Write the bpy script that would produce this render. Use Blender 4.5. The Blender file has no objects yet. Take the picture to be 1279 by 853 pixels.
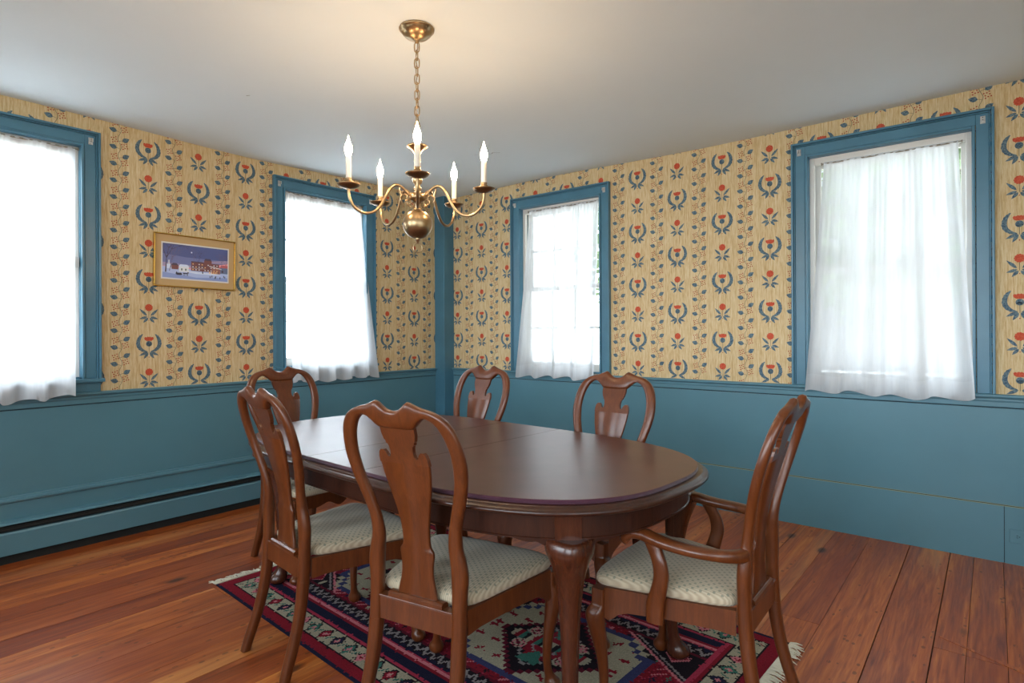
import bpy, math, random
from math import sin, cos, pi, radians, hypot, atan2
from mathutils import Vector, Matrix, noise
random.seed(7)
scn = bpy.context.scene
COL = scn.collection

# ------------------------------------------------------------ calibration
FPX, YAW, HOR, ROLL, CAMH = 737.2, radians(50.864), 414.26, -0.0048, 1.22
XL, YR = -4.114, 4.022            # inner faces of the left and the right wall
CEIL = 2.495

# ------------------------------------------------------------ materials
def srgb(r, g, b):
    f = lambda c: (c/255/12.92) if c/255 <= .04045 else ((c/255+.055)/1.055)**2.4
    return (f(r), f(g), f(b), 1)

class NT:
    """small helper around a node tree"""
    def __init__(s, name):
        s.m = bpy.data.materials.new(name); s.m.use_nodes = True
        s.t = s.m.node_tree; s.b = s.t.nodes['Principled BSDF']
        s.out = s.t.nodes['Material Output']
    def n(s, typ, **kw):
        nd = s.t.nodes.new(typ)
        for k, v in kw.items():
            if k.startswith('i_'):
                nd.inputs[k[2:].replace('_', ' ')].default_value = v
            else: setattr(nd, k, v)
        return nd
    def l(s, a, b): s.t.links.new(a, b)
    def set(s, **kw):
        for k, v in kw.items():
            s.b.inputs[k.replace('_', ' ')].default_value = v
        return s
    def math(s, op, a, b=None, c=None):
        nd = s.n('ShaderNodeMath', operation=op)
        for i, v in enumerate((a, b, c)):
            if v is None: continue
            if isinstance(v, (int, float)): nd.inputs[i].default_value = v
            else: s.l(v, nd.inputs[i])
        return nd.outputs[0]
    def coord(s, scale=(1, 1, 1), rot=(0, 0, 0), kind='Object'):
        tc = s.n('ShaderNodeTexCoord'); mp = s.n('ShaderNodeMapping')
        mp.inputs['Scale'].default_value = scale; mp.inputs['Rotation'].default_value = rot
        s.l(tc.outputs[kind], mp.inputs['Vector']); return mp.outputs['Vector']
    def noise(s, vec, scale, detail=4, rough=.6, dist=0):
        nd = s.n('ShaderNodeTexNoise'); nd.inputs['Scale'].default_value = scale
        nd.inputs['Detail'].default_value = detail; nd.inputs['Roughness'].default_value = rough
        nd.inputs['Distortion'].default_value = dist
        s.l(vec, nd.inputs['Vector']); return nd.outputs['Fac']
    def ramp(s, fac, stops):
        nd = s.n('ShaderNodeValToRGB'); s.l(fac, nd.inputs['Fac'])
        e = nd.color_ramp.elements
        while len(e) < len(stops): e.new(.5)
        for el, (p, c) in zip(e, stops): el.position = p; el.color = c
        return nd.outputs['Color']
    def mix(s, fac, a, b, mode='MIX'):
        nd = s.n('ShaderNodeMix', data_type='RGBA', blend_type=mode)
        if isinstance(fac, (int, float)): nd.inputs[0].default_value = fac
        else: s.l(fac, nd.inputs[0])
        for v, i in ((a, 6), (b, 7)):
            if isinstance(v, tuple): nd.inputs[i].default_value = v
            else: s.l(v, nd.inputs[i])
        return nd.outputs[2]
    def bump(s, h, strength=.2, dist=.01):
        nd = s.n('ShaderNodeBump'); nd.inputs['Strength'].default_value = strength
        nd.inputs['Distance'].default_value = dist
        s.l(h, nd.inputs['Height']); s.l(nd.outputs['Normal'], s.b.inputs['Normal'])
    def color(s, c): s.l(c, s.b.inputs['Base Color'])

def plain(name, c, rough=.5, **kw):
    m = NT(name); m.set(Base_Color=c, Roughness=rough, **kw); return m.m

def painted(name, c, rough=.4, var=.12, sc=3):
    m = NT(name); v = m.coord()
    n1 = m.noise(v, sc, 5); n2 = m.noise(v, 60, 3)
    d = tuple(x*(1-var) for x in c[:3])+(1,); u = tuple(min(1, x*(1+var)) for x in c[:3])+(1,)
    m.color(m.ramp(n1, [(.3, d), (.7, u)])); m.set(Roughness=rough)
    m.bump(n2, .06, .004); return m.m

def wood(name, dark, mid, light, rough=.30, axis=(9, 9, 1.2), coat=.12, sc=4):
    m = NT(name); v = m.coord(axis)
    n1 = m.noise(v, sc, 6, .65, 1.2); n2 = m.noise(v, sc*9, 3, .6, .4)
    f = m.math('ADD', m.math('MULTIPLY', n1, .75), m.math('MULTIPLY', n2, .25))
    m.color(m.ramp(f, [(.3, dark), (.52, mid), (.75, light)]))
    m.set(Roughness=rough, Coat_Weight=coat, Coat_Roughness=.15)
    m.bump(n2, .04, .002); return m.m

M = {}
M['chair_wood'] = wood('mahogany_chair', srgb(76, 36, 14), srgb(96, 48, 20), srgb(114, 60, 27))
M['table_wood'] = wood('mahogany_table', srgb(36, 17, 11), srgb(54, 27, 17), srgb(74, 39, 24), rough=.3)
M['leg_wood'] = wood('mahogany_table_leg', srgb(50, 24, 13), srgb(72, 35, 20), srgb(92, 48, 28), rough=.25)
M['blue'] = painted('blue_casing_paint', srgb(72, 120, 142), .35)
M['blue_wall'] = painted('blue_wainscot_paint', srgb(84, 128, 143), .33, .08, 1.6)
M['blue_dark'] = plain('blue_joint_shadow_gap', srgb(28, 52, 62), .7)
M['joint'] = plain('cream_caulk_line', srgb(150, 158, 128), .6)
M['white_frame'] = painted('white_window_paint', srgb(226, 222, 214), .4, .04)
M['ceiling'] = painted('ceiling_plaster', srgb(222, 232, 236), .8, .02, 1.2)
M['crack'] = plain('ceiling_crack', srgb(110, 105, 100), .9)
M['bracket'] = plain('white_bracket', srgb(205, 205, 200), .4)
M['rod'] = plain('curtain_rod_grey', srgb(150, 140, 125), .4, Metallic=.5)
M['dark'] = plain('dark_recess', srgb(22, 26, 26), .8)
M['heater_fin'] = plain('heater_fin_metal', srgb(60, 62, 60), .5, Metallic=.6)
M['brass'] = None
m = NT('antique_brass'); v = m.coord()
m.color(m.ramp(m.noise(v, 14, 3), [(.3, srgb(158, 132, 98)), (.7, srgb(186, 160, 122))]))
m.set(Metallic=1.0, Roughness=.32); M['brass'] = m.m
m = NT('dark_brass'); m.set(Base_Color=srgb(160, 132, 98), Metallic=1.0, Roughness=.35); M['brass_dark'] = m.m
M['candle'] = plain('ivory_candle_sleeve', srgb(226, 216, 200), .5, Subsurface_Weight=.0)
m = NT('lit_bulb'); m.set(Base_Color=(1, .8, .5, 1), Emission_Color=(1, .69, .42, 1), Emission_Strength=215); M['bulb'] = m.m
M['gold'] = plain('gold_frame_metal', srgb(200, 165, 88), .25, Metallic=1.0)
M['mat_board'] = plain('tan_mat_board', srgb(196, 164, 116), .85)
M['white_card'] = plain('white_bevel_card', srgb(225, 222, 218), .8)

# wallpaper paper ground: ochre streaks running down
m = NT('ochre_streaked_wallpaper'); v = m.coord((26, 26, 1.3))
n1 = m.noise(v, 5, 5, .7); n2 = m.noise(m.coord((60, 60, 5)), 4, 4, .7); n3 = m.noise(m.coord(), 1.2, 3)
f = m.math('ADD', m.math('MULTIPLY', n1, .55), m.math('MULTIPLY', n2, .45))
c = m.ramp(f, [(.38, srgb(184, 148, 96)), (.5, srgb(212, 188, 142)), (.60, srgb(224, 208, 170))])
c = m.mix(m.math('MULTIPLY', n3, .3), c, srgb(200, 168, 116))
m.color(c); m.set(Roughness=.75); M['paper'] = m.m
def ink(name, a, b):
    m = NT(name); v = m.coord(); n = m.noise(v, 160, 3, .7)
    m.color(m.ramp(n, [(.42, a), (.6, b)])); m.set(Roughness=.75); return m.m
M['ink_blue'] = ink('wallpaper_blue_print', srgb(54, 82, 104), srgb(112, 134, 140))
M['ink_red'] = ink('wallpaper_red_print', srgb(186, 66, 36), srgb(206, 92, 60))
M['ink_berry'] = plain('wallpaper_berry_print', srgb(160, 50, 30), .75)
M['ink_stem'] = plain('wallpaper_stem_print', srgb(78, 80, 66), .75)

# old wide board floor
m = NT('old_pine_floor_boards')
at = m.n('ShaderNodeAttribute', attribute_name='plank')
v = m.coord((1, .055, 1)); off = m.n('ShaderNodeVectorMath', operation='ADD'); m.l(v, off.inputs[0])
sc = m.n('ShaderNodeVectorMath', operation='SCALE'); m.l(at.outputs['Color'], sc.inputs[0]); sc.inputs['Scale'].default_value = 37
m.l(sc.outputs[0], off.inputs[1]); pv = off.outputs[0]
g1 = m.noise(pv, 14, 6, .62, 1.0); g2 = m.noise(pv, 110, 4, .65, .6); g3 = m.noise(pv, 5.0, 4, .6, .8); g4 = m.noise(pv, 34, 3, .5, 2.2)
f = m.math('ADD', m.math('MULTIPLY', g1, .45), m.math('ADD', m.math('MULTIPLY', g2, .2), m.math('MULTIPLY', g4, .35)))
c = m.ramp(f, [(.36, srgb(116, 52, 19)), (.46, srgb(160, 82, 34)), (.54, srgb(188, 107, 48)), (.64, srgb(210, 138, 72))])
sep = m.n('ShaderNodeSeparateColor'); m.l(at.outputs['Color'], sep.inputs[0])
tint = m.ramp(sep.outputs[0], [(0, srgb(206, 178, 165)), (.5, srgb(238, 222, 205)), (1, srgb(255, 246, 225))])
c = m.mix(1.0, c, tint, 'MULTIPLY')
# red heartwood streaks and pale sapwood bands
c = m.mix(m.ramp(g3, [(.50, (0, 0, 0, 1)), (.68, (.6, .6, .6, 1))]), c, srgb(136, 58, 26))
c = m.mix(m.ramp(g3, [(.30, (.45, .45, .45, 1)), (.40, (0, 0, 0, 1))]), c, srgb(226, 158, 86))
# knots and old worm marks
vo = m.n('ShaderNodeTexVoronoi'); vo.inputs['Scale'].default_value = 4.6; m.l(m.coord((1.0, .45, 1)), vo.inputs['Vector'])
kn = m.math('ADD', vo.outputs['Distance'], m.math('MULTIPLY', g2, .06))
ks = m.n('ShaderNodeSeparateColor'); m.l(vo.outputs['Color'], ks.inputs[0])
c = m.mix(m.math('MULTIPLY', m.ramp(kn, [(.09, (.85, .85, .85, 1)), (.16, (0, 0, 0, 1))]), m.math('GREATER_THAN', ks.outputs[0], .55)), c, srgb(50, 24, 14))
vo2 = m.n('ShaderNodeTexVoronoi'); vo2.inputs['Scale'].default_value = 26; m.l(m.coord((1, .6, 1)), vo2.inputs['Vector'])
pk = m.math('MULTIPLY', m.math('LESS_THAN', vo2.outputs['Distance'], .19), m.math('GREATER_THAN', g1, .53))
c = m.mix(m.math('MULTIPLY', pk, .6), c, srgb(70, 36, 20))
m.color(c); m.set(Roughness=.40, Coat_Weight=.15, Coat_Roughness=.25)
rr = m.ramp(g1, [(.3, (.30, .30, .30, 1)), (.7, (.46, .46, .46, 1))]); m.l(rr, m.b.inputs['Roughness'])
m.bump(g2, .12, .003); M['floor'] = m.m
M['floor_gap'] = plain('floor_gap_dark', srgb(20, 12, 8), .9)

# table pad
m = NT('leatherette_pad_top'); v = m.coord(); n1 = m.noise(v, 150, 4, .7); n2 = m.noise(v, 6, 4)
m.color(m.ramp(n2, [(.3, srgb(72, 40, 36)), (.7, srgb(90, 54, 48))])); m.set(Roughness=.33, Specular_IOR_Level=.7)
m.bump(n1, .2, .0015); M['pad_top'] = m.m
M['pad_edge'] = plain('plum_felt_edge', srgb(60, 11, 36), .9, Sheen_Weight=.4)

# seat fabric: cream cloth with a fine stripe and small sage dots in a lattice
m = NT('cream_dotted_seat_fabric')
tc = m.n('ShaderNodeTexCoord'); sx = m.n('ShaderNodeSeparateXYZ'); m.l(tc.outputs['Object'], sx.inputs[0])
X, Y = sx.outputs[0], sx.outputs[1]
wp = m.noise(tc.outputs['Object'], 9, 2)
X2 = m.math('ADD', X, m.math('MULTIPLY', wp, .012))
st = m.math('SINE', m.math('MULTIPLY', X2, 2*pi/.0068))
p = .024
def cell(a, sh):
    return m.math('ABSOLUTE', m.math('SUBTRACT', m.math('FRACT', m.math('ADD', m.math('DIVIDE', a, p), sh)), .5))
def dots(sh):
    a, b = cell(X2, sh), cell(Y, sh)
    return m.math('LESS_THAN', m.math('ADD', m.math('MULTIPLY', a, a), m.math('MULTIPLY', b, b)), .030)
dd = m.math('MULTIPLY', m.math('MAXIMUM', dots(10.0), dots(10.5)), m.math('GREATER_THAN', sx.outputs[2], .442))
c = m.mix(m.math('MULTIPLY_ADD', st, .5, .5), srgb(166, 150, 126), srgb(190, 176, 150))
c = m.mix(m.math('MULTIPLY', dd, .7), c, srgb(112, 116, 102))
m.color(c); m.set(Roughness=.85, Sheen_Weight=.2)
m.bump(m.noise(tc.outputs['Object'], 500, 2), .2, .001); M['seat'] = m.m

# sheer curtains
def sheer(name, transp, col):
    m = NT(name); t = m.n('ShaderNodeBsdfTransparent'); tr = m.n('ShaderNodeBsdfTranslucent'); df = m.n('ShaderNodeBsdfDiffuse')
    tr.inputs['Color'].default_value = col; df.inputs['Color'].default_value = col
    a = m.n('ShaderNodeMixShader'); a.inputs[0].default_value = .45
    m.l(tr.outputs[0], a.inputs[1]); m.l(df.outputs[0], a.inputs[2])
    b = m.n('ShaderNodeMixShader')
    n = m.noise(m.coord((1, 1, .06)), 16, 4, .6)
    fac = m.math('ADD', m.math('MULTIPLY', n, .55), transp-.275)
    fac = m.math('MAXIMUM', fac, .02)
    m.l(m.math('SUBTRACT', 1.0, fac), b.inputs[0])
    m.l(t.outputs[0], b.inputs[1]); m.l(a.outputs[0], b.inputs[2]); m.l(b.outputs[0], m.out.inputs['Surface'])
    return m.m
M['sheer'] = sheer('sheer_white_curtain', .14, (.84, .85, .87, 1))
M['hem'] = sheer('doubled_curtain_hem', .08, (.84, .85, .87, 1))
# window glass
m = NT('window_glass'); t = m.n('ShaderNodeBsdfTransparent'); g = m.n('ShaderNodeBsdfGlossy'); g.inputs['Roughness'].default_value = .02
a = m.n('ShaderNodeMixShader'); a.inputs[0].default_value = .05; m.l(t.outputs[0], a.inputs[1]); m.l(g.outputs[0], a.inputs[2])
m.l(a.outputs[0], m.out.inputs['Surface']); M['glass'] = m.m
M['leaf'] = painted('outdoor_leaves', srgb(112, 132, 92), .8, .3, 20)
M['bark'] = painted('outdoor_bark', srgb(96, 84, 72), .9, .2, 12)
M['ground_bounce'] = painted('pale_bounce_ground', srgb(205, 205, 198), .9, .1, 4)  # pale colour chosen so the ground bounces light upwards

# ------------------------------------------------------------ mesh builder
class MB:
    def __init__(s): s.v = []; s.f = []; s.mi = []; s.sm = []
    def face(s, pts, mi=0, smooth=False):
        b = len(s.v); s.v += [tuple(p) for p in pts]; s.f.append(tuple(range(b, b+len(pts)))); s.mi.append(mi); s.sm.append(smooth)
    def grid(s, rows, mi=0, smooth=True, closed=False, cap=(False, False), flip=False):
        """rows: list of equally long point lists"""
        b = len(s.v); n = len(rows[0])
        for r in rows: s.v += [tuple(p) for p in r]
        for i in range(len(rows)-1):
            for j in range(n if closed else n-1):
                a, c = b+i*n+j, b+i*n+(j+1) % n
                q = (a, c, c+n, a+n)
                s.f.append(q[::-1] if flip else q); s.mi.append(mi); s.sm.append(smooth)
        for which, rw in ((0, rows[0]), (1, rows[-1])):
            if not cap[which]: continue
            q = [tuple(p) for p in rw]; k = len(s.v); s.v += q
            f = tuple(range(k, k+n))
            if (which == 0) != flip: f = f[::-1]
            s.f.append(f); s.mi.append(mi); s.sm.append(False)
    def box(s, x0, x1, y0, y1, z0, z1, mi=0, T=None):
        P = [(x0, y0, z0), (x1, y0, z0), (x1, y1, z0), (x0, y1, z0), (x0, y0, z1), (x1, y0, z1), (x1, y1, z1), (x0, y1, z1)]
        if T: P = [T(*p) for p in P]
        b = len(s.v); s.v += [tuple(p) for p in P]
        for q in ((0, 3, 2, 1), (4, 5, 6, 7), (0, 1, 5, 4), (1, 2, 6, 5), (2, 3, 7, 6), (3, 0, 4, 7)):
            s.f.append(tuple(b+i for i in q)); s.mi.append(mi); s.sm.append(False)
    def prism(s, outline, fn, t0, t1, mi=0, smooth=False, caps=True):
        """outline: 2D points; fn(a,b,t)->3D"""
        r0 = [fn(a, b, t0) for a, b in outline]; r1 = [fn(a, b, t1) for a, b in outline]
        s.grid([r0, r1], mi, smooth, True, (caps, caps))
    def tube(s, path, rad, seg=10, mi=0, cap=True, sect=None, closed=False):
        """swept section along a path (list of Vectors); rad number or list; sect(k,ang)->(a,b) multipliers"""
        P = [Vector(p) for p in path]; n = len(P)
        R = rad if isinstance(rad, (list, tuple)) else [rad]*n
        rows = []; up = None
        for i in range(n):
            if closed: t = (P[(i+1) % n]-P[i-1]).normalized()
            else: t = (P[min(i+1, n-1)]-P[max(i-1, 0)]).normalized()
            if up is None:
                up = Vector((0, 0, 1)) if abs(t.z) < .9 else Vector((0, 1, 0))
            x = t.cross(up).normalized(); up = x.cross(t).normalized()
            row = []
            for k in range(seg):
                a = 2*pi*k/seg; ca, sa = cos(a), sin(a)
                r = R[i]
                ra, rb = r if isinstance(r, tuple) else (r, r)
                row.append(P[i]+x*ca*ra+up*sa*rb)
            rows.append(row)
        if closed: rows.append(rows[0])
        s.grid(rows, mi, True, True, (cap and not closed, cap and not closed), flip=True)
    def lathe(s, prof, c=(0, 0, 0), seg=24, mi=0, axis='z', cap=True):
        rows = []
        for r, z in prof:
            row = []
            for k in range(seg):
                a = 2*pi*k/seg
                row.append((c[0]+r*cos(a), c[1]+r*sin(a), c[2]+z))
            rows.append(row)
        s.grid(rows, mi, True, True, (cap and prof[0][0] > 1e-5, cap and prof[-1][0] > 1e-5))
    def build(s, name, mats, parent=None, org=(0, 0, 0), bevel=None, subd=0, kind=None, merge=False, auto=None):
        me = bpy.data.meshes.new(name)
        ox, oy, oz = org
        me.from_pydata([(a-ox, b-oy, c-oz) for a, b, c in s.v], [], s.f)
        if not isinstance(mats, (list, tuple)): mats = [mats]
        for mt in mats: me.materials.append(mt)
        me.polygons.foreach_set('material_index', s.mi); me.polygons.foreach_set('use_smooth', s.sm)
        me.update()
        o = bpy.data.objects.new(name, me); COL.objects.link(o)
        if merge:
            import bmesh
            bm = bmesh.new(); bm.from_mesh(me); bmesh.ops.remove_doubles(bm, verts=bm.verts, dist=1e-5)
            bmesh.ops.recalc_face_normals(bm, faces=bm.faces); bm.to_mesh(me); bm.free()
        if parent is not None: o.parent = parent
        else: o.location = org
        if bevel:
            b = o.modifiers.new('b', 'BEVEL'); b.width = bevel; b.segments = 2; b.limit_method = 'ANGLE'; b.angle_limit = radians(35)
        if subd:
            q = o.modifiers.new('s', 'SUBSURF'); q.levels = subd; q.render_levels = subd
        if kind: o['kind'] = kind
        return o

def empty(name, loc, rz=0, label=None, cat=None, group=None, kind=None):
    o = bpy.data.objects.new(name, None); o.location = loc; o.rotation_euler = (0, 0, rz); COL.objects.link(o)
    o.empty_display_size = .1
    tag(o, label, cat, group, kind); return o
def tag(o, label=None, cat=None, group=None, kind=None):
    if label: o['label'] = label
    if cat: o['category'] = cat
    if group: o['group'] = group
    if kind: o['kind'] = kind
    return o

def WL(u, n, z): return (XL+n, u, z)      # left wall: u = y, n = into the room
def WR(u, n, z): return (u, YR-n, z)      # right wall: u = x

# ------------------------------------------------------------ setting: walls with wallpaper
# windows: (map, hole u0,u1, z0,z1, casing out)
WIN = [dict(T=WL, u0=.325, u1=1.088, z0=.958, z1=2.318, n=1),
       dict(T=WL, u0=2.350, u1=3.094, z0=.958, z1=2.297, n=2),
       dict(T=WR, u0=-3.176, u1=-2.372, z0=.886, z1=2.287, n=3),
       dict(T=WR, u0=-.892, u1=-.075, z0=.886, z1=2.300, n=4)]

def catmull(P, n=4):
    out = []
    for i in range(len(P)-1):
        p0, p1, p2, p3 = P[max(i-1, 0)], P[i], P[i+1], P[min(i+2, len(P)-1)]
        for k in range(n):
            t = k/n; out.append(tuple(.5*((2*b)+(c-a)*t+(2*a-5*b+4*c-d)*t*t+(-a+3*b-3*c+d)*t**3) for a, b, c, d in zip(p0, p1, p2, p3)))
    out.append(tuple(P[-1])); return out

def motif_polys():
    """wallpaper motifs as flat outlines (list of (material, points)) in metres"""
    def leaf(x0, y0, x1, y1, w, k=6, skew=0.0):
        dx, dy = x1-x0, y1-y0; L = hypot(dx, dy); tx, ty = dx/L, dy/L; nx, ny = -ty, tx; out = []
        for i in range(k+1):
            t = i/k; a = w*sin(pi*t**.8); out.append((x0+dx*t+nx*a, y0+dy*t+ny*a))
        for i in range(k-1, 0, -1):
            t = i/k; a = -w*sin(pi*t**.8); out.append((x0+dx*t+nx*a, y0+dy*t+ny*a))
        return out
    def disc(x, y, r, k=6, sx=1): return [(x+r*sx*cos(2*pi*i/k), y+r*sin(2*pi*i/k)) for i in range(k)]
    def catm(P, n): return catmull(P, n)
    wreath = []
    for s in (-1, 1):
        # crescent of the wreath, saw-edged
        CL = catm([(.010, -.038, .003), (.034, -.031, .015), (.053, -.013, .0205), (.0605, .010, .0215), (.057, .036, .019), (.047, .056, .014), (.034, .070, .002)], 3)
        o_, i_ = [], []
        for k, (x, y, th) in enumerate(CL):
            x2, y2, _ = CL[min(k+1, len(CL)-1)]; x1, y1, _ = CL[max(k-1, 0)]
            tx, ty = x2-x1, y2-y1; L = hypot(tx, ty); nx, ny = ty/L, -tx/L; tooth = .0020*(k % 2)
            o_.append((s*(x+nx*(th*.5+tooth)), y+ny*(th*.5+tooth))); i_.append((s*(x-nx*th*.5), y-ny*th*.5))
        N = len(CL)-1
        for k in range(N): wreath.append((1, [o_[k], o_[k+1], i_[k+1], i_[k]]))
        wreath.append((1, leaf(s*.006, -.040, s*.056, -.064, .0085)))
        wreath.append((1, leaf(s*.004, -.044, s*.029, -.084, .0085)))
    fr = []
    for i in range(9):
        t = -1+2*i/8; fr.append((.027*t, .052+.004*(i % 2)-.004*abs(t)))
    wreath.append((2, [(.014, .028), (.025, .036)]+fr[::-1]+[(-.025, .036), (-.014, .028)]))
    wreath.append((1, disc(0, .010, .0175, 12))); wreath.append((1, leaf(-.011, .0, 0, .012, .003))); wreath.append((1, leaf(.011, .0, 0, .012, .003)))
    wreath.append((4, [(-.0012, 0), (.0012, 0), (.0012, -.045), (-.0012, -.045)]))
    wreath.append((3, disc(0, -.074, .0032)))
    flower = []
    flower.append((2, [((.0235 if i % 2 else .0205)*cos(2*pi*i/22), .040+(.0235 if i % 2 else .0205)*sin(2*pi*i/22)) for i in range(22)]))
    flower.append((4, [(-.0011, .02), (.0011, .02), (.0011, -.024), (-.0011, -.024)]))
    for s in (-1, 1):
        flower.append((1, leaf(s*.010, -.012, s*.053, .032, .0080)))
        flower.append((1, leaf(s*.008, -.018, s*.054, -.032, .0080)))
        flower.append((1, leaf(s*.004, -.024, s*.032, -.056, .0080)))
    flower.append((3, disc(0, -.040, .0028)))
    vine = []     # one period = .10125 m
    P = .10125
    for i in range(10):
        z0, z1 = P*i/10, P*(i+1)/10
        x0, x1 = .009*sin(2*pi*i/10), .009*sin(2*pi*(i+1)/10)
        vine.append((4, [(x0-.0012, z0), (x0+.0012, z0), (x1+.0012, z1), (x1-.0012, z1)]))
    vine.append((1, leaf(-.014, .017, -.055, .030, .0145))); vine.append((4, [(0.004, .012), (-.02, .0215), (-.02, .0235), (.004, .0135)]))
    vine.append((1, leaf(.016, .062, .052, .085, .0145))); vine.append((4, [(-.006, .058), (.022, .068), (.022, .070), (-.006, .060)]))
    for cx, cz in ((-.027, .066), (.027, .034)):
        for i in range(8):
            a = 2*pi*i/8+.3; r = .0175 if i % 2 else .010
            vine.append((3, disc(cx+r*cos(a), cz+r*sin(a)*1.1, .0039, 6)))
    return wreath, flower, vine, P
MOT = motif_polys()

def wall_paper(mb, T, u_lo, u_hi, cols, phaseA, holes, zlo=.87, zhi=2.56, eps=.0006):
    wreath, flower, vine, P = MOT
    def put(polys, cu, cz, s=1):
        for mi, pts in polys:
            pp = [(cu+a*s, cz+b) for a, b in pts]
            if any(p[0] < u_lo or p[0] > u_hi or p[1] < zlo or p[1] > zhi for p in pp): continue
            if any(h[0] < p[0] < h[1] and h[2] < p[1] < h[3] for p in pp for h in holes): continue
            mb.face([T(a, eps, b) for a, b in pp], mi)
    sgn = 1
    for i, u in enumerate(cols):
        base = 2.36 if (i % 2 == 0) == phaseA else 2.16
        for k in range(-1, 5):
            z = base-.405*k
            put(wreath, u, z); put(flower, u, z-.2025-.005)
    for i in range(len(cols)+1):
        if i == 0: u = cols[0]-.157
        elif i == len(cols): u = cols[-1]+.157
        else: u = (cols[i-1]+cols[i])/2
        for k in range(0, 18): put(vine, u, .80+k*P+.01)

def wall_with_holes(name, T, u0, u1, zt, holes, depth=.14, paper=None):
    mb = MB()
    us = sorted({u0, u1}|{h[0] for h in holes}|{h[1] for h in holes}); zs = sorted({0, zt}|{h[2] for h in holes}|{h[3] for h in holes})
    def solid(a, b, c, d):
        mu, mz = (a+b)/2, (c+d)/2
        return not any(h[0] < mu < h[1] and h[2] < mz < h[3] for h in holes)
    for i in range(len(us)-1):
        for j in range(len(zs)-1):
            a, b, c, d = us[i], us[i+1], zs[j], zs[j+1]
            if solid(a, b, c, d): mb.box(a, b, -depth, 0, c, d, 0, T)
    if paper: paper(mb)
    return mb.build(name, [M['paper'], M['ink_blue'], M['ink_red'], M['ink_berry'], M['ink_stem']], kind='structure')

hL = [(w['u0'], w['u1'], w['z0'], w['z1']) for w in WIN if w['T'] is WL]
hR = [(w['u0'], w['u1'], w['z0'], w['z1']) for w in WIN if w['T'] is WR]
colsL = [-.44, -.13, .18, .50, .81, 1.125, 1.438, 1.741, 2.062, 2.375, 2.69, 3.01, 3.324, 3.634, 3.95]
colsR = [-3.938, -3.629, -3.328, -3.01, -2.69, -2.37, -2.057, -1.745, -1.424, -1.115, -.81, -.50, -.195, .111, .42, .73]
XE, YS = 1.15, -1.55              # the room's other two walls, behind the camera
ZT = 2.60
wall_with_holes('wall_left', WL, YS, YR+.0, ZT, hL, paper=lambda mb: wall_paper(mb, WL, YS, YR-.02, colsL, True, hL))
wall_with_holes('wall_right', WR, XL-.14, XE, ZT, hR, paper=lambda mb: wall_paper(mb, WR, XL+.02, XE-.02, colsR, True, hR))
def WE(u, n, z): return (XE-n, u, z)
def WS(u, n, z): return (u, YS+n, z)
wall_with_holes('wall_back_east', WE, YS, YR, ZT, [(-1.1, 1.5, .90, 2.35)])  # unseen opening, added to let fill light in behind the camera
wall_with_holes('wall_back_south', WS, XL-.14, XE+.14, ZT, [(-3.5, -2.2, .90, 2.35), (-1.6, .6, .90, 2.35)])  # two more unseen openings, added for fill light

# ceiling with the slight sag of the old house
def ceil_z(x, y):
    g = lambda cx, cy, s, a: a*math.exp(-((x-cx)**2+(y-cy)**2)/(2*s*s))
    return CEIL+g(XL, 2.1, .5, -.024)+g(XL, .6, .4, .008)+g(-2.95, YR, .5, .016)+g(-1.55, YR, .4, -.007)+g(.15, YR, .4, .012)
mb = MB(); nx, ny = 44, 46; x0, x1, y0, y1 = XL-.02, XE+.02, YS-.02, YR+.02
rows = [[(x0+(x1-x0)*i/nx, y0+(y1-y0)*j/ny, ceil_z(x0+(x1-x0)*i/nx, y0+(y1-y0)*j/ny)) for i in range(nx+1)] for j in range(ny+1)]
mb.grid(rows, 0, True, flip=True)
mb.box(x0, x1, y0, y1, ZT-.02, ZT+.05)
def crack(pts, w):
    for (ax, ay), (bx, by) in zip(pts, pts[1:]):
        L = hypot(bx-ax, by-ay); nx_, ny_ = -(by-ay)/L*w, (bx-ax)/L*w
        mb.face([(px, py, ceil_z(px, py)-.0008) for px, py in ((ax-nx_, ay-ny_), (bx-nx_, by-ny_), (bx+nx_, by+ny_), (ax+nx_, ay+ny_))], 1)
crack([(-2.83, 3.17), (-2.78, 3.20), (-2.76, 3.18), (-2.72, 3.22)], .0018)
crack([(-2.9, 3.14), (-2.83, 3.17)], .001)
crack([(-3.1, 1.56), (-3.08, 1.57)], .002)
mb.build('ceiling', [M['ceiling'], M['crack']], kind='structure')

# floor boards
mb = MB(); pid = []
edges = [XL-.02]
seams = [-3.95, -3.74, -3.60, -3.40, -3.26, -3.06, -2.90, -2.72, -2.56, -2.36, -2.19, -2.0, -1.83, -1.63, -1.45, -1.28, -1.10, -.93, -.74, -.56, -.365, -.182, -.08, .04, .17, .34, .52, .71, .9, 1.15]
edges += seams
for i in range(len(edges)-1):
    wg = lambda e: .0020 if e in (-.365, -.182) else (.0009 if int(e*1000) % 3 else .0015)
    a, b = edges[i]+wg(edges[i]), edges[i+1]-wg(edges[i+1])
    if b-a < .01: continue
    ys = [YS-.02]; y = YS+random.uniform(.4, 1.5)
    brk = []
    while y < YR-.8: brk.append(y); y += random.uniform(2.0, 3.2)
    if -.2 < a < 1.0: brk = [2.78]
    ys = [YS-.02]+brk+[YR+.02]
    for y0_, y1_ in zip(ys, ys[1:]):
        h = 0 if abs(a+.37) > .02 else 0
        n0 = len(mb.f); mb.box(a, b, y0_+.001, y1_-.001, -.03, 0)
        pid += [(random.random(), random.random(), random.random())]*(len(mb.f)-n0)
n0 = len(mb.f)
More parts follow.
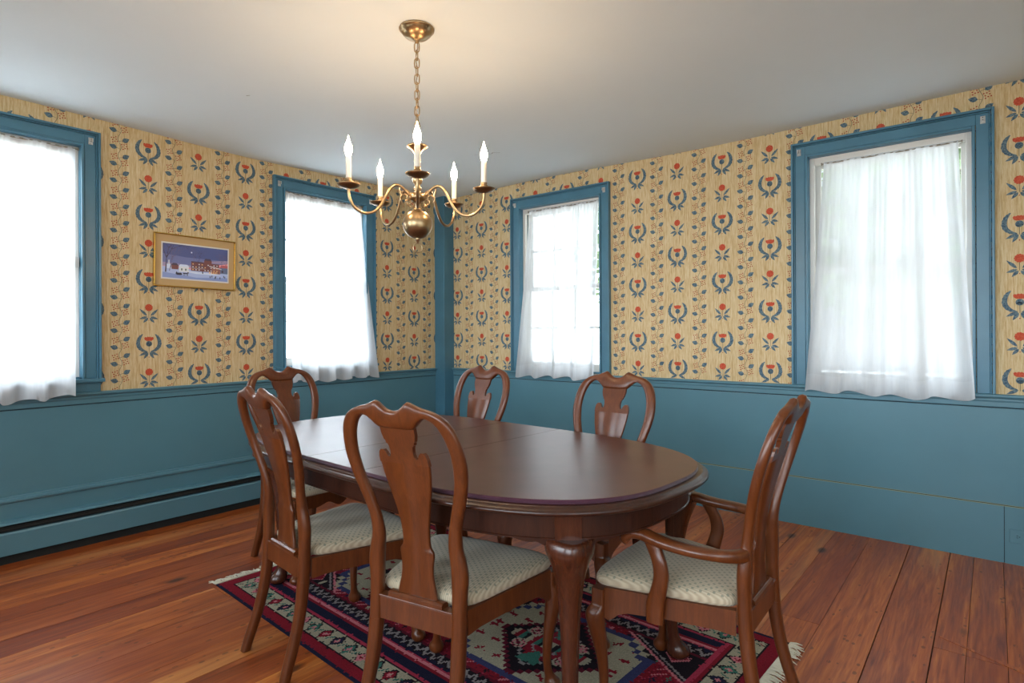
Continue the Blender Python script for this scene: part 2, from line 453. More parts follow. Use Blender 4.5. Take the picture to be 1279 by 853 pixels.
# the diagonal threshold strip let into the boards at lower right
import itertools
A_, B_ = Vector((-.17, 2.885)), Vector((.60, 2.53)); d_ = (B_-A_).normalized(); q_ = Vector((-d_.y, d_.x))*.032
mb.prism([tuple(A_), tuple(B_-q_), tuple(B_+q_), tuple(A_+q_*.3)], lambda a, b, t: (a, b, t), -.02, .0012)
pid += [(.9, .2, .5)]*(len(mb.f)-n0)
n0 = len(mb.f)
mb.box(XL-.1, XE+.1, YS-.1, YR+.1, -.06, -.012, 1); pid += [(0, 0, 0)]*(len(mb.f)-n0)
fl = mb.build('floor', [M['floor'], M['floor_gap']], kind='structure')
ca = fl.data.color_attributes.new('plank', 'FLOAT_COLOR', 'CORNER')
for p, cc in zip(fl.data.polygons, pid):
    for li in p.loop_indices: ca.data[li].color = (*cc, 1)

# profiles run along a wall
def run(mb, T, prof, u0, u1, mi=0): mb.prism(prof, lambda a, b, t: T(t, a, b), u0, u1, mi)
TN = [0]
def trim(T, specs, mats=None):
    """each spec: (profile, u0, u1, mat index) ; one object"""
    TN[0] += 1; mb = MB()
    for s_ in specs: run(mb, T, s_[0], s_[1], s_[2], s_[3] if len(s_) > 3 else 0)
    return mb.build('trim_%d' % TN[0], mats or [M['blue_wall']], kind='structure')

PL = (YS, YR-.129); PR = (XL+.129, XE)
rail_prof = [(0, .838), (.014, .838), (.018, .846), (.018, .856), (.030, .862), (.034, .868), (.034, .876), (.030, .880), (0, .880)]
for T, (a, b) in ((WL, PL), (WR, PR)):
    trim(T, [(rail_prof, a, b)], [M['blue_wall']])
    trim(T, [([(0, .812), (.011, .812), (.013, .815), (.013, .838), (0, .838)], a, b), ([(0, .806), (.004, .806), (.004, .812), (0, .812)], a, b, 1)], [M['blue_wall'], M['blue_dark']])
# wainscot boards, right wall: tall upper board, lower board, thin light joint
mb = MB()
run(mb, WR, [(0, .304), (.008, .304), (.009, .306), (.009, .803), (.008, .806), (0, .806)], PR[0], PR[1])
run(mb, WR, [(0, 0), (.009, 0), (.009, .293), (.008, .295), (0, .295)], PR[0], .0435)
run(mb, WR, [(0, 0), (.009, 0), (.009, .293), (.008, .295), (0, .295)], .0465, PR[1])
run(mb, WR, [(0, .295), (.0075, .295), (.0075, .2975), (0, .2975)], PR[0], PR[1], 1)
run(mb, WR, [(0, .2975), (.003, .2975), (.003, .3015), (0, .3015)], PR[0], PR[1], 2)
run(mb, WR, [(0, .3015), (.0075, .3015), (.0075, .304), (0, .304)], PR[0], PR[1], 1)
run(mb, WR, [(0, 0), (.002, 0), (.002, .295), (0, .295)], .0435, .0465, 2)
mb.build('trim_5', [M['blue_wall'], M['joint'], M['blue_dark']], kind='structure'); TN[0] = 5
# left wall: panel, base board with moulded cap
mb = MB()
run(mb, WL, [(0, .30), (.008, .30), (.008, .806), (0, .806)], PL[0], PL[1])
mb.build('trim_6', [M['blue_wall']], kind='structure'); TN[0] = 6
mb = MB()
run(mb, WL, [(0, 0), (.022, 0), (.022, .312), (.034, .318), (.036, .328), (.030, .334), (.022, .336), (.020, .344), (.0, .348)], PL[0], PL[1])
mb.build('baseboard_left', [M['blue_wall']], kind='structure')
# corner post
mb = MB(); s = .129
mb.box(XL, XL+s, YR-s, YR, 0, CEIL+.04)
mb.build('trim_7', [M['blue']], bevel=.004, kind='structure')
# plain boards on the two walls behind the camera
for i, (T, a, b, hs) in enumerate(((WE, YS, YR, [(-1.1, 1.5)]), (WS, XL, XE, [(-3.5, -2.2), (-1.6, .6)]))):
    mb = MB(); e = [a]+[q for h in hs for q in h]+[b]
    for k in range(0, len(e), 2): run(mb, T, [(0, 0), (.012, 0), (.012, .85), (.03, .86), (.03, .88), (0, .88)], e[k], e[k+1])
    for h in hs: run(mb, T, [(0, 0), (.012, 0), (.012, .35), (0, .35)], h[0], h[1])
    mb.build('trim_%d' % (8+i), [M['blue_wall']], kind='structure')

# ------------------------------------------------------------ windows
def make_window(w):
    T, u0, u1, z0, z1 = w['T'], w['u0'], w['u1'], w['z0'], w['z1']; cw = .088
    left = T is WL
    org = T((u0+u1)/2, 0, z0)
    root = empty('window_%d' % w['n'], org, kind='structure')
    zb = z0 if left else .880
    # casing: flat board, outer backband, inner bead
    def fr(mb, a0, a1, n0, n1, mi=0, bottom=zb):     # rectangular frame strip between inset a0..a1 outside the hole
        mb.box(u0-a1, u0-a0, n0, n1, bottom, z1+a1, mi, T); mb.box(u1+a0, u1+a1, n0, n1, bottom, z1+a1, mi, T)
        mb.box(u0-a0, u1+a0, n0, n1, z1+a0, z1+a1, mi, T)
    mb = MB(); fr(mb, .010, cw-.022, 0, .016); fr(mb, cw-.013, cw, 0, .034); fr(mb, cw-.0215, cw-.0150, 0, .025)
    fr(mb, -.006, .0075, -.02, .024)
    mb.build('casing', [M['blue']], root, org, bevel=.0025)
    # jamb lining (blue reveal)
    mb = MB(); d = .10
    mb.box(u0, u0+.008, -d, .0, z0, z1, 0, T); mb.box(u1-.008, u1, -d, 0, z0, z1, 0, T); mb.box(u0, u1, -d, 0, z1-.008, z1, 0, T)
    mb.box(u0, u1, -d-.03, -.0, z0-.004, z0+.010, 0, T)
    mb.build('jamb', [M['blue']], root, org)
    if left:
        mb = MB(); mb.box(u0-cw-.012, u1+cw+.012, -.0, .052, z0-.022, z0, 0, T); mb.box(u0-cw+.004, u1+cw-.004, 0, .026, .880, z0-.022, 0, T)
        mb.build('window_sill', [M['blue']], root, org, bevel=.004)
    # white inner stop
    mb = MB(); st = .034
    n0, n1 = -.058, -.030
    mb.box(u0+.006, u0+st, n0, n1, z0+.008, z1-.006, 0, T); mb.box(u1-st, u1-.006, n0, n1, z0+.008, z1-.006, 0, T); mb.box(u0+st, u1-st, n0, n1, z1-.052, z1-.006, 0, T)
    mb.build('inner_stop', [M['white_frame']], root, org, bevel=.003)
    # two sashes, 6 over 6
    zm = z0+(z1-z0)*.5
    for nm, za, zc, nn in (('lower_sash', z0+.010, zm+.018, -.075), ('upper_sash', zm-.018, z1-.03, -.108)):
        mb = MB(); a, b = u0+.012, u1-.012; sw = .045; n0, n1 = nn-.014, nn+.014
        mb.box(a, a+sw, n0, n1, za, zc, 0, T); mb.box(b-sw, b, n0, n1, za, zc, 0, T)
        mb.box(a+sw, b-sw, n0, n1, za, za+(.06 if nm[0] == 'l' else .036), 0, T); mb.box(a+sw, b-sw, n0, n1, zc-.036, zc, 0, T)
        for k in (1, 2):
            uu = a+sw+(b-a-2*sw)*k/3; mb.box(uu-.009, uu+.009, n0+.006, n1-.004, za+.03, zc-.03, 0, T)
        zz = (za+zc)/2; mb.box(a+sw, b-sw, n0+.006, n1-.004, zz-.009, zz+.009, 0, T)
        so = mb.build(nm, [M['white_frame']], root, org, bevel=.002)
        mb = MB(); mb.box(a+sw-.005, b-sw+.005, nn-.0035, nn-.0005, za+.03, zc-.03, 0, T)
        mb.build('pane', [M['glass']], so, org)
        so2 = so
    # sash lock at the right jamb of the leftmost window, lock on the meeting rail elsewhere
    mb = MB()
    if w['n'] == 1:
        mb.box(u1-.040, u1-.012, -.030, -.006, zm-.03, zm+.03, 0, T); mb.box(u1-.046, u1-.034, -.020, -.002, zm-.018, zm+.018, 0, T)
    else:
        uu = (u0+u1)/2; mb.box(uu-.03, uu+.03, -.06, -.045, zm+.016, zm+.028, 0, T); mb.box(uu-.012, uu+.022, -.06, -.04, zm+.028, zm+.038, 0, T)
    mb.build('sash_lock', [M['bracket']], root, org, bevel=.002)
    # old curtain brackets screwed on the casing corners
    for uu in (u0-.042, u1+.040):
        mb = MB(); zc = z1+.030
        mb.box(uu-.011, uu+.011, .018, .021, zc-.020, zc+.020, 0, T)
        mb.box(uu-.009, uu-.004, .021, .036, zc-.006, zc+.016, 0, T); mb.box(uu+.004, uu+.009, .021, .036, zc-.006, zc+.016, 0, T)
        mb.box(uu-.006, uu+.006, .021, .030, zc-.018, zc-.010, 0, T)
        for dz in (-.013, .0, .013): mb.prism([(.0025*cos(a*pi/3), .0025*sin(a*pi/3)) for a in range(6)], lambda p, q, t: T(uu+p, t, zc+dz+q), .021, .0225, 1)
        mb.build('curtain_bracket', [M['bracket'], M['dark']], root, org, bevel=.001)
    return root
for w in WIN: make_window(w)

# ------------------------------------------------------------ curtains
def curtain(T, ut0, ut1, ub0, ub1, zt, zb, label, seed, folds, ctop=-.018, cbot=.050, edge0=0, edge1=0):
    rnd = random.Random(seed); ph = [rnd.uniform(0, 6.28) for _ in range(6)]
    org = T((ut0+ut1)/2, 0, zt)
    root = empty('sheer_curtain', org, label=label, cat='curtain', group='sheer curtains on the four windows')
    def pt(s, t, off=0):      # s across 0..1, t down 0..1
        e0 = .5-.5*cos(pi*min(1, t*1.05))
        k = t**1.1
        uL = ut0+(ub0-ut0)*k; uR = ut1+(ub1-ut1)*k
        z = zt+(zb-zt)*t
        w1 = sin(2*pi*folds*s+ph[0]+.5*sin(3*s+ph[1])); w2 = sin(2*pi*folds*2.3*s+ph[2]); w3 = sin(2*pi*24*s+ph[3])
        amp = (.008+.010*t); n = amp*w1+.005*(.3+t)*w2+.0022*(1-t)**2*w3
        # hangs from inside the recess and falls over the rail
        base = ctop+(cbot-ctop)*(max(0, t)**1.25)
        u = uL+(uR-uL)*s+.012*t*cos(2*pi*folds*s+ph[0])+.003*w2*t
        zz = z+.011*t*t*sin(2*pi*folds*s+ph[4])-.006*t*t*sin(2*pi*1.3*s+ph[5])
        return T(u, base+n+off, zz)
    NS, NT_ = 150, 44; th = 1-.10/(zt-zb)
    mb = MB(); mb.grid([[pt(i/NS, th*j/NT_) for i in range(NS+1)] for j in range(NT_+1)], 0)
    mb.build('sheer_panel', [M['sheer']], root, org)
    mb = MB(); mb.grid([[pt(i/NS, th+(1-th)*j/6) for i in range(NS+1)] for j in range(7)], 0)
    mb.build('hem', [M['hem']], root, org)
    # rod pocket and rod
    mb = MB(); mb.grid([[pt(i/NS, 0) if j == 0 else T(ut0+(ut1-ut0)*i/NS, ctop+.007*cos(j*pi/4)+.0015*sin(2*pi*18*i/NS+ph[1]), zt+.012+.009*sin(j*pi/4-.9)+.001*sin(2*pi*9*i/NS)) for i in range(NS+1)] for j in range(5)], 0)
    mb.build('rod_pocket', [M['hem']], root, org)
    mb = MB(); mb.tube([T(ut0-.012, ctop, zt+.010), T(ut1+.016, ctop, zt+.010)], .0045, 8)
    for uu in (ut0-.012, ut1+.016): mb.tube([T(uu-.003, ctop, zt+.010), T(uu+.003, ctop, zt+.010)], .008, 10); mb.tube([T(uu, ctop, zt+.010), T(uu, -.035, zt+.010)], .003, 6)
    mb.build('curtain_rod', [M['rod']], root, org)
    return root
curtain(WL, .345, 1.060, .36, 1.020, 2.285, .862, 'blown-bright sheer curtain on the far-left window, cut by the photo edge', 1, 4, cbot=.092)
curtain(WL, 2.375, 3.062, 2.360, 3.155, 2.270, .850, 'white sheer curtain between the framed picture and the blue corner post', 2, 5, cbot=.092)
curtain(WR, -3.085, -2.400, -3.172, -2.400, 2.240, .842, 'sheer curtain on the window right of the blue corner post, above the table', 3, 4, cbot=.064)
curtain(WR, -.802, -.140, -.895, -.070, 2.235, .846, 'large pleated sheer curtain on the right-hand window behind the armchair', 4, 4, cbot=.064)

# ------------------------------------------------------------ heater
org = WL(1.4, 0, 0)
ht = empty('baseboard_heater', org, label='long blue metal baseboard heater along the foot of the left wall', cat='heater')
a, b = -1.2, 3.80
mb = MB(); run(mb, WL, [(.022, .045), (.030, .045), (.030, .225), (.066, .222), (.072, .216), (.074, .208), (.070, .206), (.064, .214), (.028, .219), (.022, .225)], a, b)
mb.build('back_cover', [M['blue_wall']], ht, org)
mb = MB(); run(mb, WL, [(.068, .052), (.078, .050), (.080, .160), (.074, .170), (.070, .168), (.072, .160)], a, b)
mb.build('front_panel', [M['blue_wall']], ht, org)
mb = MB(); run(mb, WL, [(.070, .184), (.0712, .184), (.0712, .187), (.070, .187)], a, b); run(mb, WL, [(.035, .172), (.060, .172), (.060, .198), (.035, .198)], a, b, 1)
mb.build('damper', [M['heater_fin'], M['dark']], ht, org)
mb = MB(); run(mb, WL, [(.024, .0), (.058, .0), (.058, .05), (.024, .05)], a, b)
mb.build('toe_space', [M['dark']], ht, org)
for e in (a-.01, b):
    mb = MB(); run(mb, WL, [(.022, .0), (.080, .0), (.080, .16), (.072, .224), (.022, .226)], e, e+.01)
    mb.build('end_cap', [M['blue_wall']], ht, org, bevel=.002)

# ------------------------------------------------------------ outlet
org = WR(.122, .009, .148)
ot = empty('wall_outlet', org, label='blue-painted electrical outlet low on the wall at the right edge', cat='outlet')
mb = MB(); mb.box(.065, .180, .009, .014, .113, .183, 0, WR); mb.build('cover_plate', [M['blue_wall']], ot, org, bevel=.002)
for c0 in (.099, .146):
    mb = MB(); mb.prism([(c0+.016*cos(k*pi/8), .148+.014*sin(k*pi/8)) for k in range(16)], lambda p, q, t: WR(p, t, q), .014, .0155)
    for dz in (-.005, .005): mb.box(c0-.006, c0+.001, .0155, .0158, .148+dz-.0012, .148+dz+.0012, 1, WR)
    mb.box(c0+.004, c0+.008, .0155, .0158, .146, .150, 1, WR)
    mb.build('socket', [M['blue_wall'], M['dark']], ot, org)

# ------------------------------------------------------------ picture
org = WL(1.72, .0, 1.69)
pic = empty('framed_picture', org, label='small gold-framed print of a snowy town street on the patterned wall', cat='picture')
hw, hh = .2585, .1715
TILT = radians(-.9)
def PP(a, n, b):
    return WL(1.7185+a*cos(TILT)-b*sin(TILT), n, 1.688+a*sin(TILT)+b*cos(TILT))
mb = MB(); fwid = .009
for (p, q, r, s_) in ((-hw, hw, hh-fwid, hh), (-hw, hw, -hh, -hh+fwid), (-hw, -hw+fwid, -hh+fwid, hh-fwid), (hw-fwid, hw, -hh+fwid, hh-fwid)):
    mb.box(p, q, .002, .024, r, s_, 0, PP)
mb.build('frame', [M['gold']], pic, org, bevel=.003)
mb = MB(); mb.box(-hw+fwid, hw-fwid, .006, .012, -hh+fwid, hh-fwid, 0, PP); mb.build('mat_board', [M['mat_board']], pic, org)
ax0, ax1, az0, az1 = -.205, .208, -.112, .108
mb = MB(); mb.box(ax0-.008, ax1+.008, .012, .0128, az0-.009, az1+.009, 0, PP); mb.build('bevel_card', [M['white_card']], pic, org)
pcols = dict(sky1=(70, 80, 128), sky2=(96, 104, 150), sky3=(140, 128, 160), sky4=(206, 136, 140), snow=(150, 166, 204), snow2=(118, 136, 186), snow3=(186, 196, 220),
    brick=(104, 64, 66), brick2=(134, 86, 80), roof=(66, 58, 78), lit=(214, 176, 120), tree=(58, 52, 74), twig=(92, 84, 112), wht=(192, 196, 204), fig=(36, 34, 52), bluehouse=(84, 100, 132), redroof=(168, 84, 88), green=(70, 84, 84))
pk = list(pcols); mats = [plain('print_'+k, srgb(*[min(255, q*1.12+12) for q in c]), .35) for k, c in pcols.items()]
mb = MB()
def PQ(mi, pts, lay=1): mb.face([PP(ax0+(ax1-ax0)*x, .0130+.00006*lay, az0+(az1-az0)*y) for x, y in pts], pk.index(mi))
def rect(mi, x0_, x1_, y0_, y1_, lay=2): PQ(mi, [(x0_, y0_), (x1_, y0_), (x1_, y1_), (x0_, y1_)], lay)
NSK = 12
skyc = ['sky4', 'sky3', 'sky3', 'sky2', 'sky2', 'sky2', 'sky1', 'sky1', 'sky1', 'sky1', 'sky1', 'sky1']
for i in range(NSK):
    y0_ = .28+.72*i/NSK; y1_ = .28+.72*(i+1)/NSK; PQ(skyc[i], [(0, y0_), (1, y0_), (1, y1_), (0, y1_)], 0)
PQ('sky4', [(.72, .3), (1, .3), (1, .56), (.85, .50)], 1); PQ('sky3', [(.5, .5), (1, .56), (1, .66), (.6, .56)], 1)
PQ('sky2', [(0, .45), (.5, .40), (.45, .62), (0, .7)], 1)
PQ('snow', [(0, 0), (1, 0), (1, .30), (.6, .27), (.3, .31), (0, .33)], 1); PQ('snow2', [(0, 0), (1, 0), (1, .12), (.5, .06), (0, .16)], 2)
PQ('snow3', [(.2, .25), (.75, .22), (.9, .18), (.5, .17)], 2)
r2 = random.Random(3)
# hotel-like block with storeys, generic street
rect('brick', .42, .86, .26, .52, 3); rect('roof', .42, .62, .52, .545, 3); rect('brick', .62, .74, .30, .60, 4); PQ('roof', [(.62, .60), (.74, .60), (.72, .66), (.64, .66)], 4)
rect('brick2', .74, .88, .22, .42, 4); PQ('wht', [(.70, .43), (.90, .36), (.90, .385), (.70, .45)], 5); rect('roof', .42, .62, .40, .412, 5); rect('wht', .43, .63, .335, .342, 5)
for i in range(9):
    for j in range(3):
        if r2.random() < .85: rect('lit' if r2.random() < .55 else 'wht', .44+i*.047, .458+i*.047, .285+j*.082, .315+j*.082, 6)
for i in range(5): rect('lit', .70+i*.034, .715+i*.034, .20+.01, .27, 6)
rect('wht', .24, .385, .20, .36, 4); PQ('snow3', [(.23, .36), (.395, .36), (.36, .42), (.26, .42)], 5); rect('green', .27, .29, .24, .30, 6); rect('green', .33, .35, .24, .30, 6)
rect('brick', .13, .23, .26, .38, 3); PQ('roof', [(.12, .38), (.24, .38), (.20, .44), (.15, .44)], 3); rect('snow3', .06, .13, .27, .40, 3); rect('wht', .085, .10, .40, .52, 3)
rect('bluehouse', .88, 1.0, .24, .42, 5); PQ('redroof', [(.86, .42), (1, .42), (1, .50), (.9, .50)], 5); rect('roof', .9, .93, .27, .34, 6)
def stick(mi, x0_, y0_, x1_, y1_, w, lay=7):
    L = max(1e-4, hypot((x1_-x0_)*1.9, y1_-y0_)); ox = (y1_-y0_)/L*w/1.9; oy = -(x1_-x0_)*1.9/L*w
    PQ(mi, [(x0_-ox, y0_-oy), (x0_+ox, y0_+oy), (x1_+ox*.4, y1_+oy*.4), (x1_-ox*.4, y1_-oy*.4)], lay)
def tree2(mi, x, y, L, a, w, d):
    x1_, y1_ = x+L*sin(a)/1.9, y+L*cos(a)
    x1_ = min(max(x1_, .005), .995); y1_ = min(max(y1_, .02), .985)
    stick(mi, x, y, x1_, y1_, w)
    if d:
        for s_ in (-1, 1, .3*r2.choice((-1, 1))): tree2(mi, x1_, y1_, L*r2.uniform(.6, .78), a+s_*r2.uniform(.3, .65), w*.6, d-1)
tree2('tree', .045, .16, .42, .05, .020, 6); tree2('twig', .10, .20, .40, .2, .010, 6); tree2('twig', .12, .30, .22, .1, .008, 4); tree2('twig', .46, .5, .14, 0, .005, 4); tree2('twig', .90, .42, .16, 0, .006, 4); tree2('twig', .97, .3, .2, 0, .006, 4); tree2('tree', .53, .26, .26, .0, .006, 3)
PQ('fig', [(.19, .13), (.21, .10), (.27, .10), (.29, .13), (.27, .17), (.22, .165), (.20, .20)], 8); rect('fig', .30, .37, .145, .175, 8)
for q in (.31, .325, .355, .368): rect('fig', q, q+.006, .09, .15, 8)
rect('fig', .365, .385, .165, .20, 8)
for x_, y_ in ((.59, .20), (.595, .19), (.71, .08), (.74, .10), (.79, .06), (.80, .09), (.87, .07), (.93, .12), (.95, .10), (.84, .22)): rect('fig', x_, x_+.012, y_, y_+.06, 8)
PQ('snow3', [(.425+.012*cos(k*pi/5), .80+.022*sin(k*pi/5)) for k in range(10)], 8)
mb.build('print', mats, pic, org)

# ------------------------------------------------------------ rug
RX, RY, RA, RW, RH = -1.765, 1.883, -.053, 1.121, .637
def build_rug():
    cellsz = .0072; nu, nv = int(2*RW/cellsz), int(2*RH/cellsz)
    cols = dict(red=(132, 26, 42), navy=(30, 30, 54), blk=(30, 22, 30), cream=(168, 160, 138), pink=(168, 52, 76), teal=(58, 110, 98), blue=(58, 62, 102), maroon=(96, 22, 40), grey=(142, 134, 134), rose=(206, 120, 130))
    names = list(cols); mats = []
    for k, c in cols.items():
        m = NT('wool_'+k); v = m.coord(); n = m.noise(v, 220, 3, .8); n2 = m.noise(v, 7, 3)
        cc = srgb(*c); d = tuple(x*.5 for x in cc[:3])+(1,); u = tuple(min(1, x*1.1+.003) for x in cc[:3])+(1,)
        m.color(m.mix(m.math('MULTIPLY', n2, .3), m.ramp(n, [(.35, d), (.68, u)]), cc)); m.set(Roughness=1.0, Specular_IOR_Level=.1)
        m.bump(n, .6, .004); mats.append(m.m)
    R = random.Random(11)
    def hexm(du, dv, a, b):      # stepped hexagon distance, <1 inside
        k = abs(du)/a; q = abs(dv)/b
        q2 = round(q*9)/9; k2 = round(k*11)/11
        return max(k2*.62+q2*.62, q2, k2)
    def flor(t, w, k):           # cream band flower motifs; t along, w across -1..1
        per = .086; i = math.floor(t/per); x = (t/per-i-.5)*2; d = abs(x)*1.15+abs(w)*.8+(.08 if (int(abs(t)*140)+int((w+1)*4)) % 2 else 0)
        c = ('teal', 'red', 'navy', 'teal', 'rose')[i % 5]
        if d < .32: return 'cream' if d < .14 else ('rose' if c != 'rose' else 'red')
        if d < .70: return c
        if d < .86: return 'blk'
        # vine between
        if abs(w-.55*sin(2*pi*t/per)) < .16 and abs(x) > .72: return 'teal'
        return 'cream'
    def col(u, v):
        eu, ev = RW-abs(u), RH-abs(v)
        if ev < eu or (eu >= .196 and ev < .330): e, t = ev, u
        else: e, t = (eu if eu < .158 else (eu+.001 if eu < .172 else (.243+(eu-.172)*.5 if eu < .196 else eu+.134))), v
        if ev < .014: return 'navy'
        if eu < .010: return 'red'
        if e < .060: return 'red'
        if e < .068: return 'blk'
        if e < .150: return flor(t, (e-.109)/.041, 0)
        if e < .158: return 'blk'
        if e < .172: return 'pink' if ev < eu else 'red'
        if e < .218: return 'navy'
        if e < .232: return 'red'
        if e < .243: return 'rose'
        if e < .256: return 'pink'
        if e < .330:
            tt = (t/.045) % 1; zz = abs(tt-.5)*2; w = (e-.256)/.074
            if abs(w-.25-.5*zz) < .13: return 'grey'
            if abs(w-.25-.5*zz) < .26: return 'blk'
            return 'navy' if w < .3 else ('maroon' if w > .8 else 'blk')
        # field
        hu, hv = RW-.196, RH-.330
        # black spandrels in the corners
        cu, cv = hu-abs(u), hv-abs(v)
        sp = cu*.60+cv
        if sp < .20:
            return 'rose' if sp > .188 else ('blk' if sp > .176 else ('grey' if sp > .166 else ('red' if (abs(cu-.09)+abs(cv-.045) < .042) else ('rose' if (abs(cu-.09)+abs(cv-.045) < .050) else ('cream' if (abs(cu-.17) < .012 and abs(cv-.03) < .018) else 'blk')))))
        du = abs(u)-.43; dv = v
        h = hexm(du, dv, .375, .285)
        if h < 1.0:
            if h > .955: return 'blk'
            if h > .91: return 'cream'
            if h > .85: return 'blue'
            if h > .825: return 'rose'
            g = abs(du)/.20+abs(dv)/.20
            # inner dark stepped medallion
            h2 = max(abs(du)/.175, abs(dv)/.15); cross = min(abs(du), abs(dv)); md = (math.floor(abs(du)/.022)*.022)+(math.floor(abs(dv)/.022)*.022)
            if md < .235:
                if md > .215: return 'maroon'
                if md > .190: return 'blk'
                fu, fv = abs(du)-.105, abs(dv)-.06
                if hypot(fu, fv) < .035: return 'cream' if .012 < hypot(fu, fv) < .018 or .028 < hypot(fu, fv) else ('maroon' if int(atan2(fv, fu)*8/pi) % 2 else 'rose')
                if abs(du) < .045 and .06 < abs(dv) < .145 and abs(du) < (abs(dv)-.05)*.7: return 'teal'
                if abs(dv) < .028: return ('cream', 'blk', 'teal', 'red')[int(abs(du)/.02) % 4]
                if (int(abs(du)/.015)+int(abs(dv)/.015)) % 5 == 0: return 'grey'
                return 'blk' if md > .12 else 'red'
            # small red birds / hooks on the cream ground
            fx = (abs(du)+.02) % .085; fy = (abs(dv)+.03) % .085
            if .03 < fx < .055 and abs(fy-.045-(fx-.042)) < .009 or abs(fy-.045) < .006 and .02 < fx < .06: return 'red'
            return 'cream'
        # crimson ground with scattered marks
        gx, gy = math.floor(u/.043), math.floor(v/.043); rr = random.Random(gx*73+gy*179)
        fx, fy = u/.043-gx-.5, v/.043-gy-.5; q = rr.random()
        if q < .34:
            cc = rr.choice(('navy', 'rose', 'teal', 'cream', 'blk'))
            if abs(fx)+abs(fy) < .30 or (abs(fx) < .07 and abs(fy) < .42): return cc
        if q > .86 and abs(fx-fy) < .14: return 'rose'
        if R.random() < .05: return 'pink'
        return 'red' if R.random() < .85 else 'maroon'
    mb = MB(); zt = .0035
    def zt_(u, v): return zt+.0008*noise.noise(Vector((u*25, v*25, 0)))
    V = []
    for j in range(nv+1):
        for i in range(nu+1):
            u, v = -RW+2*RW*i/nu, -RH+2*RH*j/nv; V.append((u, v, zt_(u, v)))
    mb.v = V
    for j in range(nv):
        for i in range(nu):
            a = j*(nu+1)+i; mb.f.append((a, a+1, a+nu+2, a+nu+1))
            u, v = -RW+2*RW*(i+.5)/nu, -RH+2*RH*(j+.5)/nv
            if R.random() < .10: u += R.choice((-1, 1))*cellsz; v += R.choice((-1, 1))*cellsz
            u = max(-RW+.001, min(RW-.001, u)); v = max(-RH+.001, min(RH-.001, v))
            mb.mi.append(names.index(col(u, v))); mb.sm.append(True)
    # edges down to the floor
    for (p, q, r, s_) in ((-RW, -RH, RW, -RH), (RW, -RH, RW, RH), (RW, RH, -RW, RH), (-RW, RH, -RW, -RH)):
        mb.face([(p, q, 0.0005), (r, s_, 0.0005), (r, s_, zt+.0005), (p, q, zt+.0005)], names.index('navy'))
    root = empty('area_rug', (RX, RY, 0), RA, label='crimson, navy and cream fringed oriental rug under the dining table', cat='rug')
    mb.build('pile', mats, root)
    wf = plain('rug_fringe_wool', srgb(206, 198, 176), .95)
    for s_ in (-1, 1):
        mb = MB(); v = -RH
        while v < RH:
            L = R.uniform(.035, .065); dv = R.uniform(-.018, .018); w = .0028
            p0 = Vector((s_*(RW-.002), v, .006)); p1 = Vector((s_*(RW+L*.5), v+dv*.4, .007+R.uniform(0, .004))); p2 = Vector((s_*(RW+L), v+dv, .003))
            mb.tube([p0, p1, p2], [w, w*1.1, w*.5], 5); v += .0052
        f = mb.build('fringe', [wf], root); f['kind'] = 'stuff'
build_rug()

# ------------------------------------------------------------ chairs
def interp(tab, z):
    if z <= tab[0][0]: return tab[0][1]
    for (a, b), (c, d) in zip(tab, tab[1:]):
        if z <= c:
            t = (z-a)/(c-a); t = t*t*(3-2*t) if False else t
            return b+(d-b)*t
    return tab[-1][1]
RAKE = [(0, -.304), (.08, -.276), (.16, -.250), (.25, -.230), (.35, -.219), (.45, -.215), (.55, -.216), (.62, -.222), (.70, -.236), (.78, -.256), (.86, -.279), (.94, -.304), (1.03, -.334)]
def rake(z):
    # smoothed
    return (interp(RAKE, z-.03)+interp(RAKE, z)+interp(RAKE, z+.03))/3
# half of the back frame: (outer x, outer z, inner x, inner z, half thickness)
HALF = [(.174, .335, .132, .335, .019), (.174, .40, .132, .40, .019), (.175, .46, .131, .46, .019), (.180, .515, .129, .52, .019), (.173, .560, .125, .565, .018), (.164, .600, .122, .60, .016),
        (.166, .650, .128, .65, .014), (.180, .700, .142, .70, .014), (.197, .750, .158, .75, .014), (.211, .800, .170, .80, .014), (.2175, .850, .175, .855, .014), (.2135, .900, .170, .90, .014),
        (.201, .943, .157, .938, .014), (.180, .974, .138, .965, .014), (.152, .993, .116, .977, .015), (.124, 1.003, .097, .974, .015), (.098, 1.009, .080, .961, .016), (.074, 1.018, .067, .948, .016),
        (.056, 1.0235, .056, .942, .016), (.040, 1.011, .040, .941, .016), (.022, .999, .022, .941, .016), (0, .995, 0, .941, .016)]
def back_frame_mesh():
    H = catmull(HALF, 3)
    full = H+[(-a, b, -c, d, e) for a, b, c, d, e in H[-2::-1]]
    rows = []
    for ox, oz, ix, iz, th in full:
        row = []; cx, cz = (ox+ix)/2, (oz+iz)/2; hx, hz = (ox-ix)/2, (oz-iz)/2
        for k in range(12):
            a = 2*pi*k/12; ca, sa = cos(a), sin(a); n = 3.0
            e = abs(ca)**(2/n)*(1 if ca >= 0 else -1); f = abs(sa)**(2/n)*(1 if sa >= 0 else -1)
            z = cz+hz*e; row.append((cx+hx*e, rake(z)+th*f, z))
        rows.append(row)
    mb = MB(); mb.grid(rows, 0, True, True, (True, True), flip=True); return mb
SPLAT = [(.425, .073), (.45, .068), (.475, .061), (.50, .057), (.53, .058), (.553, .062), (.566, .061), (.574, .055), (.582, .051), (.60, .049), (.64, .051), (.68, .058), (.72, .067), (.76, .077), (.80, .085), (.835, .089)]
